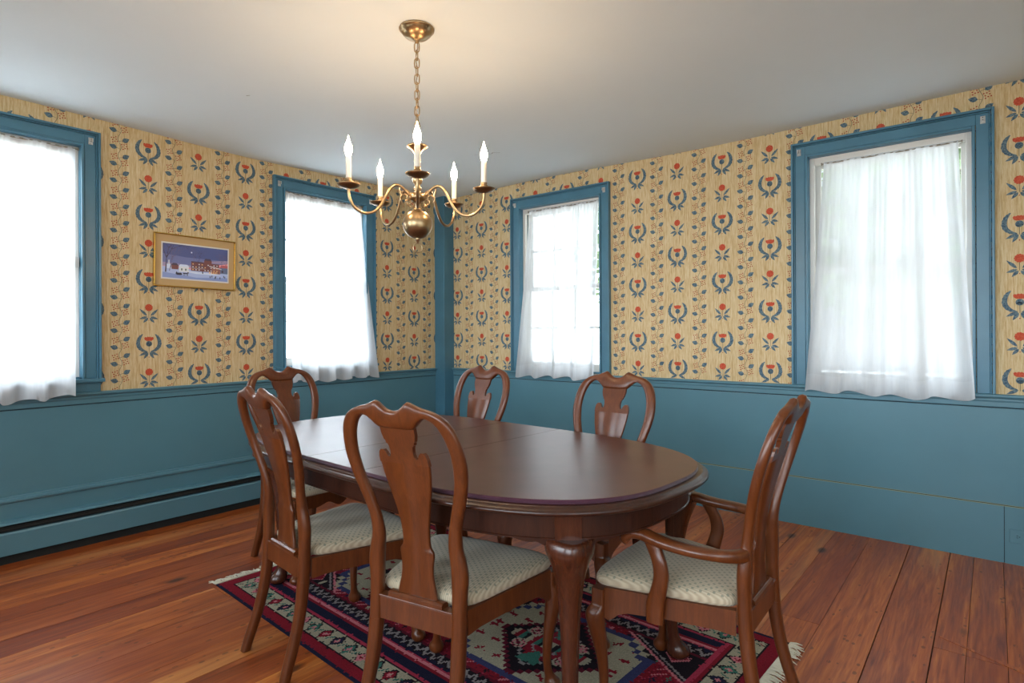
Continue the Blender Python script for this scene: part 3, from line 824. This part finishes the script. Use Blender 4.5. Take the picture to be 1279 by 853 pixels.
def splat_mesh():
    R_ = SPLAT+[(.852, .0885), (.866, .085), (.874, .078), (.874, .068), (.866, .060), (.855, .055), (.852, .049), (.858, .043), (.872, .041), (.886, .043), (.893, .046), (.896, .051), (.903, .052), (.907, .056), (.925, .061), (.945, .062)]
    # strips between successive heights need monotone z: build as columns across the width instead
    mb = MB(); body = [(z, w) for z, w in SPLAT]; th = .0065
    def ring(z, w):
        y = rake(z)+.004; b = .003
        return [(-w, y-th+b, z), (-w+b, y-th, z), (0, y-th, z), (w-b, y-th, z), (w, y-th+b, z), (w, y+th-b, z), (w-b, y+th, z), (0, y+th, z), (-w+b, y+th, z), (-w, y+th-b, z)]
    rows = [ring(z, w) for z, w in catmull([tuple(q) for q in body], 2)]
    mb.grid(rows, 0, True, True, (True, False), flip=False)
    # upper part: neck and two ears as a flat outline with thickness
    E = [(.0, .835), (.089, .835), (.0885, .852), (.085, .866), (.078, .874), (.068, .874), (.060, .866), (.055, .855), (.049, .852), (.043, .858), (.041, .872), (.043, .886), (.046, .893), (.051, .896), (.052, .903), (.056, .907), (.061, .925), (.062, .950), (.0, .950)]
    # ears prism
    ear = [(.0, .835), (.089, .835), (.0885, .852), (.085, .866), (.078, .874), (.068, .874), (.060, .866), (.055, .855), (.049, .852), (.0, .852)]
    neck = [(.0, .852), (.049, .852), (.043, .858), (.041, .872), (.043, .886), (.046, .893), (.051, .896), (.052, .903), (.056, .907), (.061, .925), (.062, .950), (.0, .950)]
    for poly in (ear, neck):
        for s_ in (-1, 1):
            pts = [(a*s_, b) for a, b in poly]
            if s_ < 0: pts = pts[::-1]
            mb.prism(pts, lambda a, b, t: (a, rake(b)+.004-t, b), -th, th)
    return mb
def rleg_mesh(s):
    mb = MB(); rows = []
    for i in range(15):
        t = i/14; z = .338*(1-t)
        w = .021-.004*t; d = .019-.002*t; cx = s*(.153+.016*t**1.6); y = rake(z)
        row = []
        for k in range(12):
            a = 2*pi*(k+.5)/12; ca, sa = cos(a), sin(a); n = 3.6
            row.append((cx+w*abs(ca)**(2/n)*(1 if ca >= 0 else -1), y+d*abs(sa)**(2/n)*(1 if sa >= 0 else -1), z))
        rows.append(row)
    mb.grid(rows, 0, True, True, (True, True)); return mb
def cab_leg(x, y, dx, dy, top, prof, seg=16, squareness=None):
    """cabriole leg: prof = (z, offset along (dx,dy), radius, squareness)"""
    mb = MB(); rows = []
    P = catmull(prof, 4)
    for z, off, r, sq in P:
        row = []; n = 2+max(0, sq)*4
        for k in range(seg):
            a = 2*pi*(k+.5)/seg; ca, sa = cos(a), sin(a)
            row.append((x+dx*off+r*abs(ca)**(2/n)*(1 if ca >= 0 else -1), y+dy*off+r*abs(sa)**(2/n)*(1 if sa >= 0 else -1), z))
        rows.append(row)
    mb.grid(rows, 0, True, True, (True, True)); return mb
CHAIR_LEG = [(.405, .0, .022, 1), (.36, .0, .022, 1), (.345, .006, .026, .5), (.325, .014, .031, .15), (.295, .014, .0295, 0), (.25, .006, .0245, 0), (.20, -.003, .0195, 0), (.15, -.009, .0165, 0), (.10, -.011, .0145, 0), (.065, -.008, .0145, 0), (.042, .0, .019, 0), (.030, .006, .026, 0), (.018, .008, .0285, 0), (.008, .007, .025, 0), (.001, .006, .019, 0)]
WF, YF, WB, YB = .238, .205, .150, -.205      # leg centres front, y of front, rear
def side_rail(s):
    mb = MB(); # outline along the rail: t 0 (rear) .. 1 (front)
    a = Vector((s*(WB+.006), YB+.012)); b = Vector((s*(WF+.004), YF-.02)); d = (b-a); L = d.length; d.normalize(); n = Vector((-d.y, d.x))*(.011)
    out = [(0, .413), (L, .413), (L, .318), (L-.012, .312), (L-.030, .322), (L-.045, .336), (L-.075, .345), (L*.5, .350), (.05, .348), (.0, .340)]
    mb.prism(out, lambda p, q, t: (a.x+d.x*p+n.x*t, a.y+d.y*p+n.y*t, q), -1, 1); return mb
def front_rail():
    mb = MB(); W = WF-.015; top = [(-W, .413), (W, .413)]; low = []
    for i in range(41):
        x = W-2*W*i/40; u = abs(x)/W
        z = .352-.018*math.exp(-((u-.0)/.16)**2)-.034*max(0, (u-.72)/.28)**1.5+.010*math.exp(-((u-.30)/.12)**2)-.006*math.exp(-((u-.62)/.12)**2)
        low.append((x, z))
    # as vertical strips so that it can bow outwards a little
    xs = [l[0] for l in low]
    def yb(x): return YF+.012*(1-(x/W)**2)
    rows = []
    for x, z in low: rows.append([(x, yb(x)+.010, z), (x, yb(x)+.010, .413), (x, yb(x)-.012, .413), (x, yb(x)-.012, z)])
    for k in range(4):
        k2 = (k+1) % 4
        mb.grid([[r[k], r[k2]] for r in rows], 0, False)
    mb.face(rows[0], 0); mb.face(rows[-1][::-1], 0)
    return mb
def rear_rail():
    mb = MB(); mb.box(-.136, .136, -.228, -.203, .338, .408); mb.box(-.136, .136, -.232, -.200, .408, .414)
    # shoe under the splat
    mb.prism([(-.232, .413), (-.197, .413), (-.200, .424), (-.206, .430), (-.224, .430), (-.230, .424)], lambda a, b, t: (t, a, b), -.100, .100); return mb
def cushion():
    mb = MB(); N = 56; rings = []
    def outline(ins):
        pts = []
        for i in range(N):
            a = 2*pi*i/N; n = 8.0; ca, sa = cos(a), sin(a)
            px = abs(ca)**(2/n)*(1 if ca >= 0 else -1); py = abs(sa)**(2/n)*(1 if sa >= 0 else -1)
            y = (YB+YF)/2+.0175+py*((YF-YB)/2+.0065-ins); t = (y-YB)/(YF-YB)
            hw = .160+(.2530-.160)*t-ins
            y += .014*(1-px*px)*(1 if py > 0 else 0)*max(0, py)
            pts.append((px*hw, y))
        return pts
    for ins, z in ((.010, .412), (.001, .416), (-.003, .424), (-.002, .435), (.003, .4435), (.011, .4500), (.030, .4555), (.065, .4605), (.11, .4635), (.15, .4645)):
        rings.append([(x, y, z) for x, y in outline(ins)])
    mb.grid(rings, 0, True, True, (True, True)); return mb
def make_chair(name, label, loc, rz, arms=False, group=None):
    t = empty(name, loc, rz, label, 'chair', group)
    W_ = [M['chair_wood']]
    back_frame_mesh().build('back_frame', W_, t)
    splat_mesh().build('splat', W_, t)
    for s in (-1, 1): rleg_mesh(s).build('leg', W_, t)
    k = .7071
    for s in (-1, 1): cab_leg(s*WF, YF, s*k, k, .4, CHAIR_LEG).build('leg', W_, t)
    for s in (-1, 1): side_rail(s).build('side_rail', W_, t, bevel=.003)
    front_rail().build('front_apron', W_, t)
    rear_rail().build('rear_rail', W_, t, bevel=.002)
    cushion().build('seat_cushion', [M['seat']], t)
    if arms:
        for s in (-1, 1):
            mb = MB()
            P = [(s*.160, -.218, .588, .014, .016), (s*.190, -.207, .591, .016, .015), (s*.222, -.175, .595, .019, .0135), (s*.244, -.125, .599, .021, .0125), (s*.252, -.075, .602, .021, .0125), (s*.249, -.020, .605, .0205, .013),
                 (s*.243, .025, .610, .021, .0135), (s*.240, .060, .616, .023, .0135), (s*.241, .085, .616, .0245, .0135), (s*.243, .102, .609, .0245, .0155), (s*.244, .108, .596, .023, .015), (s*.243, .100, .586, .019, .012)]
            P = [(a_, b_, c_-.012, d_*1.15, e_*1.2) for a_, b_, c_, d_, e_ in P]
            Q = catmull(P, 4); rows = []
            for i, q in enumerate(Q):
                a = Q[max(i-1, 0)]; b = Q[min(i+1, len(Q)-1)]; tt = Vector((b[0]-a[0], b[1]-a[1], b[2]-a[2])).normalized()
                side = Vector((tt.y, -tt.x, 0)); side = side.normalized() if side.length > .05 else Vector((1, 0, 0))
                side = side if side.x > 0 or abs(side.x) < .2 and side.y > 0 else side
                up = side.cross(tt).normalized()
                if i and up.dot(pu) < 0: up = -up
                if i and side.dot(ps) < 0: side = -side
                ps, pu = side, up
                row = []
                for kk in range(12):
                    an = 2*pi*kk/12; ca, sa = cos(an), sin(an); n = 3
                    row.append(tuple(Vector(q[:3])+side*q[3]*abs(ca)**(2/n)*(1 if ca >= 0 else -1)+up*q[4]*abs(sa)**(2/n)*(1 if sa >= 0 else -1)))
                rows.append(row)
            mb.grid(rows, 0, True, True, (True, True)); mb.build('arm_rest', W_, t, merge=True)
            mb = MB(); P = [(s*.238, .020, .345, .026, .012), (s*.239, .018, .40, .028, .014), (s*.245, .004, .45, .025, .014), (s*.250, -.006, .495, .023, .014), (s*.250, .000, .535, .022, .014), (s*.246, .014, .565, .023, .014), (s*.243, .026, .592, .026, .014)]
            rows = []
            for q in catmull(P, 5):
                row = []
                for kk in range(12):
                    an = 2*pi*kk/12; ca, sa = cos(an), sin(an); n = 3.2
                    row.append((q[0]+q[4]*abs(ca)**(2/n)*(1 if ca >= 0 else -1), q[1]+q[3]*abs(sa)**(2/n)*(1 if sa >= 0 else -1), q[2]))
                rows.append(row)
            mb.grid(rows, 0, True, True, (True, True)); mb.build('arm_support', W_, t)
    return t
def dup(root, loc, rz, label):
    r = root.copy(); COL.objects.link(r); r.location = loc; r.rotation_euler = (0, 0, rz); r['label'] = label
    for ch in list(root.children):
        c = ch.copy(); COL.objects.link(c); c.parent = r
    return r
GR = 'carved wooden dining chairs around the table'
side = make_chair('dining_chair', 'armless dining chair nearest the camera, its back in front of the table centre', (-1.374, 1.399, .003), .18, group=GR)
dup(side, (-2.029, 1.390, .003), -.103, 'armless dining chair on the near side left, seen obliquely, its rear legs on bare boards')
dup(side, (-1.400, 2.185, .003), 3.119, 'armless dining chair on the far side, below the wallpaper between the two right-wall windows')
dup(side, (-2.294, 2.225, .003), 3.053, 'dining chair on the far side of the table next to the blue corner post')
arm = make_chair('dining_armchair', 'wooden armchair with curved open arms at the right end of the table', (-.773, 1.875, .003), 1.600, True, GR)
dup(arm, (-2.837, 1.788, .003), -1.541, 'dining armchair at the far left end of the table, partly hidden behind a nearer chair')

# ------------------------------------------------------------ table
TX, TY, TA, TB, TTH, TEN = -1.830, 1.806, .880, .560, -.047, 2.72
LH, DZ = .1775, -.020
def oval(ins, N=120, leafh=.1775):
    out = []
    for i in range(N):
        a = 2*pi*(i+.5)/N; ca, sa = cos(a), sin(a)
        x = abs(ca)**(2/TEN)*(TA-ins); y = abs(sa)**(2/TEN)*(TB-ins)
        out.append(((x+leafh)*(1 if ca > 0 else -1), y*(1 if sa > 0 else -1)))
    return out
tb = empty('dining_table', (TX, TY, .003), TTH, 'large oval dark mahogany dining table on curved cabriole legs', 'table')
# top in three leaves: left end, centre leaf, right end
PROF = [(.02, .7515), (-.012, .7515), (-.018, .7495), (-.020, .7455), (-.028, .7435), (-.034, .7390), (-.035, .7330), (-.030, .7280), (-.018, .7255), (.02, .7250)]
PROF = [(a, b+DZ) for a, b in PROF]
def leaf_piece(which, prof, zbot, ztop):
    mb = MB(); g = .0006 if prof is PROF else .0014
    O = [oval(p[0]) for p in prof]
    if which == 0:
        rows = [[(x, y, p[1]) for x, y in o] for o, p in zip(O, prof)]
    N = len(O[0])
    if which == 1: idx = [i for i in range(N) if O[0][i][0] > 0]; idx.sort(key=lambda i: atan2(O[0][i][1], O[0][i][0]-LH)); add = 1
    if which == -1: idx = [i for i in range(N) if O[0][i][0] < 0]; idx.sort(key=lambda i: atan2(O[0][i][1], -O[0][i][0]-LH)); add = -1
    if which:
        rows = []
        for o, p in zip(O, prof):
            q = [(o[i][0], o[i][1], p[1]) for i in idx]
            q = [(add*(LH+g), q[0][1], p[1])]+q+[(add*(LH+g), q[-1][1], p[1])]
            rows.append(q)
        fl_ = which < 0
        mb.grid(rows, 0, True, True, (True, True), flip=not fl_)
    else:
        yy = [TB-p[0] for p in prof]
        pr = [(-y_, p[1]) for y_, p in zip(yy, prof)]+[(y_, p[1]) for y_, p in zip(yy[::-1], prof[::-1])]
        mb.prism(pr, lambda a, b, t: (t, a, b), -LH+g, LH-g)
    return mb
for wch in (-1, 0, 1):
    leaf_piece(wch, PROF, 0, 0).build('table_leaf', [M['table_wood']], tb, merge=True)
# apron following the oval, with leg blocks
LX, LY = .893, .332
mb = MB()
def apron_rows(ins0, ins1, z0, z1):
    a, b = oval(ins0), oval(ins1)
    return [[(x, y, z1) for x, y in a], [(x, y, z0+.006) for x, y in a], [(x, y, z0+.004) for x, y in oval(ins0-.003)], [(x, y, z0) for x, y in oval(ins0-.003)], [(x, y, z0) for x, y in b], [(x, y, z1) for x, y in b], [(x, y, z1) for x, y in a]]
mb.grid(apron_rows(.030, .052, .622, .7055), 0, False, True)
mb.build('apron', [M['table_wood']], tb)
TLEG = [(.6385, .002, .056, .6), (.634, .006, .060, .5), (.622, .010, .063, .4), (.60, .014, .063, .25), (.57, .013, .055, .1), (.53, .008, .0455, 0), (.48, .002, .038, 0), (.42, -.004, .033, 0), (.35, -.009, .029, 0), (.28, -.013, .0265, 0), (.20, -.017, .0245, 0), (.13, -.018, .0235, 0), (.085, -.013, .024, 0), (.055, -.002, .031, 0), (.038, .006, .040, 0), (.022, .010, .044, 0), (.010, .009, .039, 0), (.001, .008, .030, 0)]
for sx, sy in ((1, -1), (1, 1), (-1, -1), (-1, 1)):
    dx, dy = sx*.62, sy*.78
    LXX = LX if sx > 0 else .855
    TL = [(z*.975, o_, r_, q_) for z, o_, r_, q_ in TLEG]
    lmb = cab_leg(sx*LXX, sy*LY, dx, dy, .7, TL, 20)
    oo, oi = oval(.024, 960), oval(.060, 960)      # leg block, slightly proud of the apron
    kc = min(range(960), key=lambda i: (oo[i][0]-sx*(LXX+.035))**2+(oo[i][1]-sy*(LY+.045))**2)
    ks = [kc]
    for dr in (-1, 1):
        acc = 0; i = kc
        while acc < .036: j = (i+dr) % 960; acc += hypot(oo[j][0]-oo[i][0], oo[j][1]-oo[i][1]); i = j; ks.append(i) if dr > 0 else ks.insert(0, i)
    lmb.grid([[(*oo[k], .7055), (*oo[k], .621), (*oi[k], .621), (*oi[k], .7055)] for k in ks], 0, False, True, (True, True))
    lg = lmb.build('leg', [M['leg_wood']], tb, merge=False)
    # scallop brackets either side of the knee, following the apron line
    ov = oval(.036, 480); c0 = min(range(480), key=lambda i: (ov[i][0]-sx*(LX+.02))**2+(ov[i][1]-sy*(LY+.03))**2)
    for dr in (-1, 1):
        pts = []; acc = 0; i = c0
        while acc < .19:
            j = (i+dr) % 480; acc += hypot(ov[j][0]-ov[i][0], ov[j][1]-ov[i][1]); i = j; pts.append((ov[i][0], ov[i][1], acc))
        rows = []; mb = MB()
        for x, y, s_ in pts:
            if s_ < .045: continue
            tt = (s_-.045)/.145
            z = .624-.030*(1-tt)**1.0*(.55+.45*abs(cos(pi*1.6*tt)))*(1 if tt < 1 else 0)
            nx_, ny_ = x-sx*.3, y; L = hypot(nx_, ny_); nx_ /= L; ny_ /= L
            rows.append([(x, y, .630), (x, y, z), (x-nx_*.016, y-ny_*.016, z), (x-nx_*.016, y-ny_*.016, .630)])
        mb.grid(rows, 0, False, True, (True, True))
        mb.build('knee_bracket', [M['table_wood']], lg)
# pad in three hinged boards
pad = empty('table_pad', (TX, TY, .7515+DZ+.003), TTH, 'brown leatherette table pad with plum felt edge covering the table top', 'table pad')
PADP = [(.012, .7520), (.0, .7524), (-.001, .7600), (.001, .7645), (.004, .7650), (.02, .7650)]
for wch in (-1, 0, 1):
    mbp = leaf_piece(wch, PADP, 0, 0)
    mbp.sm = [False]*len(mbp.sm)
    for fi, f in enumerate(mbp.f):
        zs_ = [mbp.v[i][2] for i in f]
        mbp.mi[fi] = 0 if min(zs_) > .7640 else 1
    mbp.build('pad_panel', [M['pad_top'], M['pad_edge']], pad, (0, 0, .7515))

# ------------------------------------------------------------ chandelier
CX, CY = -1.871, 1.675
ch = empty('brass_chandelier', (CX, CY, CEIL), 0, 'five-arm brass ball chandelier with lit candle bulbs hanging over the table', 'chandelier')
org = (CX, CY, CEIL)
B = [M['brass']]
def part(mb, name, mat=None, parent=None): return mb.build(name, mat or B, parent or ch, org)
cz = ceil_z(CX, CY)
mb = MB(); mb.lathe([(.072, cz-.0005), (.074, cz-.004), (.073, cz-.008), (.068, cz-.011), (.066, cz-.015), (.060, cz-.024), (.048, cz-.035), (.030, cz-.044), (.014, cz-.049), (.010, cz-.054), (.009, cz-.060), (.0, cz-.062)], (CX, CY, 0), 40)
part(mb, 'ceiling_canopy')
ztop, zbot = cz-.062, 2.065
nl = 11; pitch = (ztop-zbot)/nl
for i in range(nl):
    zc_ = ztop-pitch*(i+.5); hl = pitch*.5+.0045; hwid = .0105; a0 = i % 2*pi/2+.5
    pts = []
    for k in range(16):
        a = 2*pi*k/16; px = hwid*cos(a); pz = (hl-hwid)*(1 if sin(a) > 0 else -1)+hwid*sin(a) if abs(sin(a)) > 1e-6 else 0
        pts.append((CX+px*cos(a0), CY+px*sin(a0), zc_+pz))
    mb = MB(); mb.tube(pts, .0024, 6, closed=True); part(mb, 'chain_link')
mb = MB(); mb.tube([(CX+.004*sin(k*1.1), CY+.004*cos(k*1.1), ztop+(zbot-ztop)*k/20) for k in range(21)], .0017, 6); part(mb, 'cord', [M['brass_dark']])
mb = MB()
mb.lathe([(.0, 2.062), (.004, 2.060), (.0045, 2.040), (.008, 2.034), (.010, 2.028), (.008, 2.020), (.007, 2.014), (.012, 2.010), (.030, 2.006), (.042, 2.003), (.044, 1.998), (.042, 1.996), (.030, 1.990), (.018, 1.978), (.012, 1.965), (.010, 1.955), (.013, 1.948), (.015, 1.940), (.012, 1.930), (.009, 1.920), (.010, 1.900), (.014, 1.885), (.019, 1.872), (.021, 1.858), (.018, 1.846), (.011, 1.838), (.010, 1.832), (.016, 1.826), (.017, 1.820), (.012, 1.812), (.014, 1.806), (.030, 1.802), (.037, 1.797), (.037, 1.778), (.032, 1.773), (.018, 1.768), (.012, 1.758), (.012, 1.745), (.018, 1.738), (.019, 1.733)], (CX, CY, 0), 28)
part(mb, 'centre_column')
mb = MB(); mb.lathe([(.0615*sin(max(.001, pi*k/20)), 1.673+.0615*cos(pi*k/20)) for k in range(21)], (CX, CY, 0), 40, cap=False); part(mb, 'ball')
mb = MB(); mb.lathe([(.012, 1.613), (.012, 1.606), (.007, 1.602), (.005, 1.594), (.0, 1.592)], (CX, CY, 0), 16)
mb.tube([(CX+.019*cos(a*pi/9)*cos(.9), CY+.019*cos(a*pi/9)*sin(.9), 1.574+.019*sin(a*pi/9)) for a in range(18)], .0028, 8, closed=True)
part(mb, 'finial_ring')
mb = MB(); mb.tube([(CX+.007*cos(a*pi/8), CY, 2.066+.009*sin(a*pi/8)) for a in range(16)], .002, 6, closed=True); part(mb, 'hanging_loop')
th0 = atan2(-CY, -CX)       # first arm points at the viewer's end of the room
ARM = [(.030, 1.788), (.045, 1.800), (.060, 1.816), (.080, 1.828), (.100, 1.826), (.118, 1.808), (.134, 1.778), (.152, 1.744), (.175, 1.716), (.205, 1.702), (.235, 1.704), (.262, 1.722), (.279, 1.750), (.285, 1.778), (.285, 1.796)]
for i in range(5):
    a = th0+2*pi*i/5; dx, dy = cos(a), sin(a)
    P = lambda r, z: (CX+r*dx, CY+r*dy, z)
    mb = MB(); mb.tube([P(r, z) for r, z in catmull(ARM, 5)], .0058, 10); arm_o = part(mb, 'arm')
    mb = MB(); sp = []
    for k in range(24):
        q = k/23; an = -1.2+q*5.6; rr_ = .018-.006*q; sp.append(P(.058+rr_*cos(an), 1.776+rr_*sin(an)))
    mb.tube(sp, .0034, 8); mb.tube([P(.040+.012*cos(k*pi/6), 1.762+.012*sin(k*pi/6)) for k in range(12)], .003, 6, closed=True)
    mb.tube([P(.070, 1.786), P(.076, 1.800), P(.080, 1.818)], .003, 6)
    mb.build('scroll', B, arm_o, org)
    c = (CX+.285*dx, CY+.285*dy, 0)
    mb = MB(); mb.lathe([(.006, 1.792), (.012, 1.794), (.030, 1.798), (.040, 1.803), (.0445, 1.8085), (.0455, 1.811), (.043, 1.8115), (.032, 1.806), (.016, 1.802), (.010, 1.803), (.010, 1.808), (.014, 1.812), (.0155, 1.818), (.0145, 1.824), (.0115, 1.828), (.0125, 1.832), (.0135, 1.835), (.0, 1.835)], c, 28)
    part(mb, 'drip_pan', [M['brass_dark']])
    mb = MB(); mb.lathe([(.0105, 1.833), (.0110, 1.836), (.0110, 1.918), (.0100, 1.921), (.0, 1.921)], c, 20); cs = part(mb, 'candle_sleeve', [M['candle']])
    mb = MB(); mb.lathe([(.0075, 1.9205), (.0100, 1.927), (.0134, 1.939), (.0148, 1.949), (.0137, 1.960), (.0102, 1.972), (.0062, 1.983), (.0031, 1.993), (.0012, 2.002), (.0, 2.006)], c, 20)
    part(mb, 'flame_bulb', [M['bulb']])

# ------------------------------------------------------------ outdoors
mb = MB(); mb.box(-30, 30, -30, 30, -.72, -.60); mb.build('bounce_ground', [M['ground_bounce']], kind='structure')  # unseen ground, made pale as a reflector to brighten the ceiling
def tree(x, y, h, r, label, seed):
    R = random.Random(seed); t = empty('garden_tree', (x, y, -.6), 0, label, 'tree', 'trees outside the right wall')
    mb = MB(); mb.tube([(0, 0, 0), (.05, .02, h*.4), (-.05, .05, h*.8)], [.16, .12, .05], 8)
    for k in range(6):
        a = R.uniform(0, 6.28); mb.tube([(0, 0, h*.35+k*.08*h), (cos(a)*r*.6, sin(a)*r*.6, h*.55+k*.07*h)], [.06, .02], 6)
    mb.build('trunk', [M['bark']], t)
    mb = MB()
    for k in range(2600):
        a, b = R.uniform(0, 6.28), math.acos(R.uniform(-1, 1)); q = r*R.uniform(.35, 1)**.6
        c = Vector((q*sin(b)*cos(a), q*sin(b)*sin(a), h*.72+q*cos(b)*1.0)); c += Vector((R.gauss(0, .1), R.gauss(0, .1), R.gauss(0, .1)))
        d = Vector((R.gauss(0, 1), R.gauss(0, 1), R.gauss(0, 1))).normalized(); e = d.orthogonal().normalized(); s_ = R.uniform(.07, .15)
        mb.face([c-d*s_, c+e*s_*.5, c+d*s_, c-e*s_*.5], 0)
    mb.build('foliage', [M['leaf']], t)
tree(-1.0, 11.5, 5.0, 2.0, 'leafy tree faintly visible through the sheer of the right-hand window', 5)
tree(-5.6, 12.0, 5.5, 2.0, 'leafy tree faintly visible through the sheer beside the corner post', 6)

# ------------------------------------------------------------ light
w = bpy.data.worlds.new('World'); scn.world = w; w.use_nodes = True; nt = w.node_tree
bg = nt.nodes['Background']
tc = nt.nodes.new('ShaderNodeTexCoord'); sx = nt.nodes.new('ShaderNodeSeparateXYZ'); nt.links.new(tc.outputs['Generated'], sx.inputs[0])
def wm(op, a, b=None, c=None):
    nd = nt.nodes.new('ShaderNodeMath'); nd.operation = op
    for i, v in enumerate((a, b, c)):
        if v is None: continue
        if isinstance(v, (int, float)): nd.inputs[i].default_value = v
        else: nt.links.new(v, nd.inputs[i])
    return nd.outputs[0]
# bright overcast sky, strongest towards the sunny west and south sides
X_, Y_ = sx.outputs[0], sx.outputs[1]
pw = lambda v, p: wm('POWER', wm('MAXIMUM', v, 0.0), p)
wx = pw(wm('MULTIPLY', X_, -1.0), 3.0); ex = pw(X_, 2.0); sy_ = pw(wm('MULTIPLY', Y_, -1.0), 2.0)
SKY = dict(base=.66, west=25.0, east=.4, south=7.5)
st = wm('ADD', wm('MULTIPLY_ADD', wx, SKY['west'], SKY['base']), wm('ADD', wm('MULTIPLY', ex, SKY['east']), wm('MULTIPLY', sy_, SKY['south'])))
nt.links.new(st, bg.inputs['Strength']); bg.inputs['Color'].default_value = (.80, .91, 1.0, 1)
def portal(name, loc, rot, sx_, sy2):
    l = bpy.data.lights.new(name, 'AREA'); l.shape = 'RECTANGLE'; l.size = sx_; l.size_y = sy2; l.cycles.is_portal = True
    o = bpy.data.objects.new(name, l); o.location = loc; o.rotation_euler = rot; COL.objects.link(o)
for w_ in WIN:
    uc, zc = (w_['u0']+w_['u1'])/2, (w_['z0']+w_['z1'])/2; sz = (w_['u1']-w_['u0'], w_['z1']-w_['z0'])
    if w_['T'] is WL: portal('window_daylight', (XL-.135, uc, zc), (0, radians(-90), 0), sz[1], sz[0])
    else: portal('window_daylight', (uc, YR+.135, zc), (radians(-90), 0, 0), sz[0], sz[1])
portal('east_fill_portal', (XE+.14, .2, 1.35), (0, radians(90), 0), 2.0, 2.6)  # portals for the added back-wall openings, east and south
portal('south_fill_portal', (-2.85, YS-.14, 1.42), (radians(90), 0, 0), 1.3, 1.85)
portal('south_fill_portal', (-.5, YS-.14, 1.35), (radians(90), 0, 0), 2.2, 2.0)

# ------------------------------------------------------------ camera
cam = bpy.data.cameras.new('camera'); co = bpy.data.objects.new('camera', cam); COL.objects.link(co)
cam.sensor_width = 36; cam.lens = FPX*36/1279; cam.clip_start = .05
cam.shift_y = -(426.5-HOR)/1279
Fv = Vector((-cos(YAW), sin(YAW), 0)); Rv = Vector((sin(YAW), cos(YAW), 0)); Uv = Vector((0, 0, 1))
r_, u_ = cos(ROLL)*Rv+sin(ROLL)*Uv, -sin(ROLL)*Rv+cos(ROLL)*Uv
mat = Matrix((r_, u_, -Fv)).transposed().to_4x4(); mat.translation = Vector((0, 0, CAMH)); co.matrix_world = mat
scn.camera = co
scn.view_settings.view_transform = 'Standard'; scn.view_settings.look = 'None'
scn.view_settings.exposure = 0.36; scn.view_settings.gamma = 1; scn.view_settings.use_curve_mapping = False
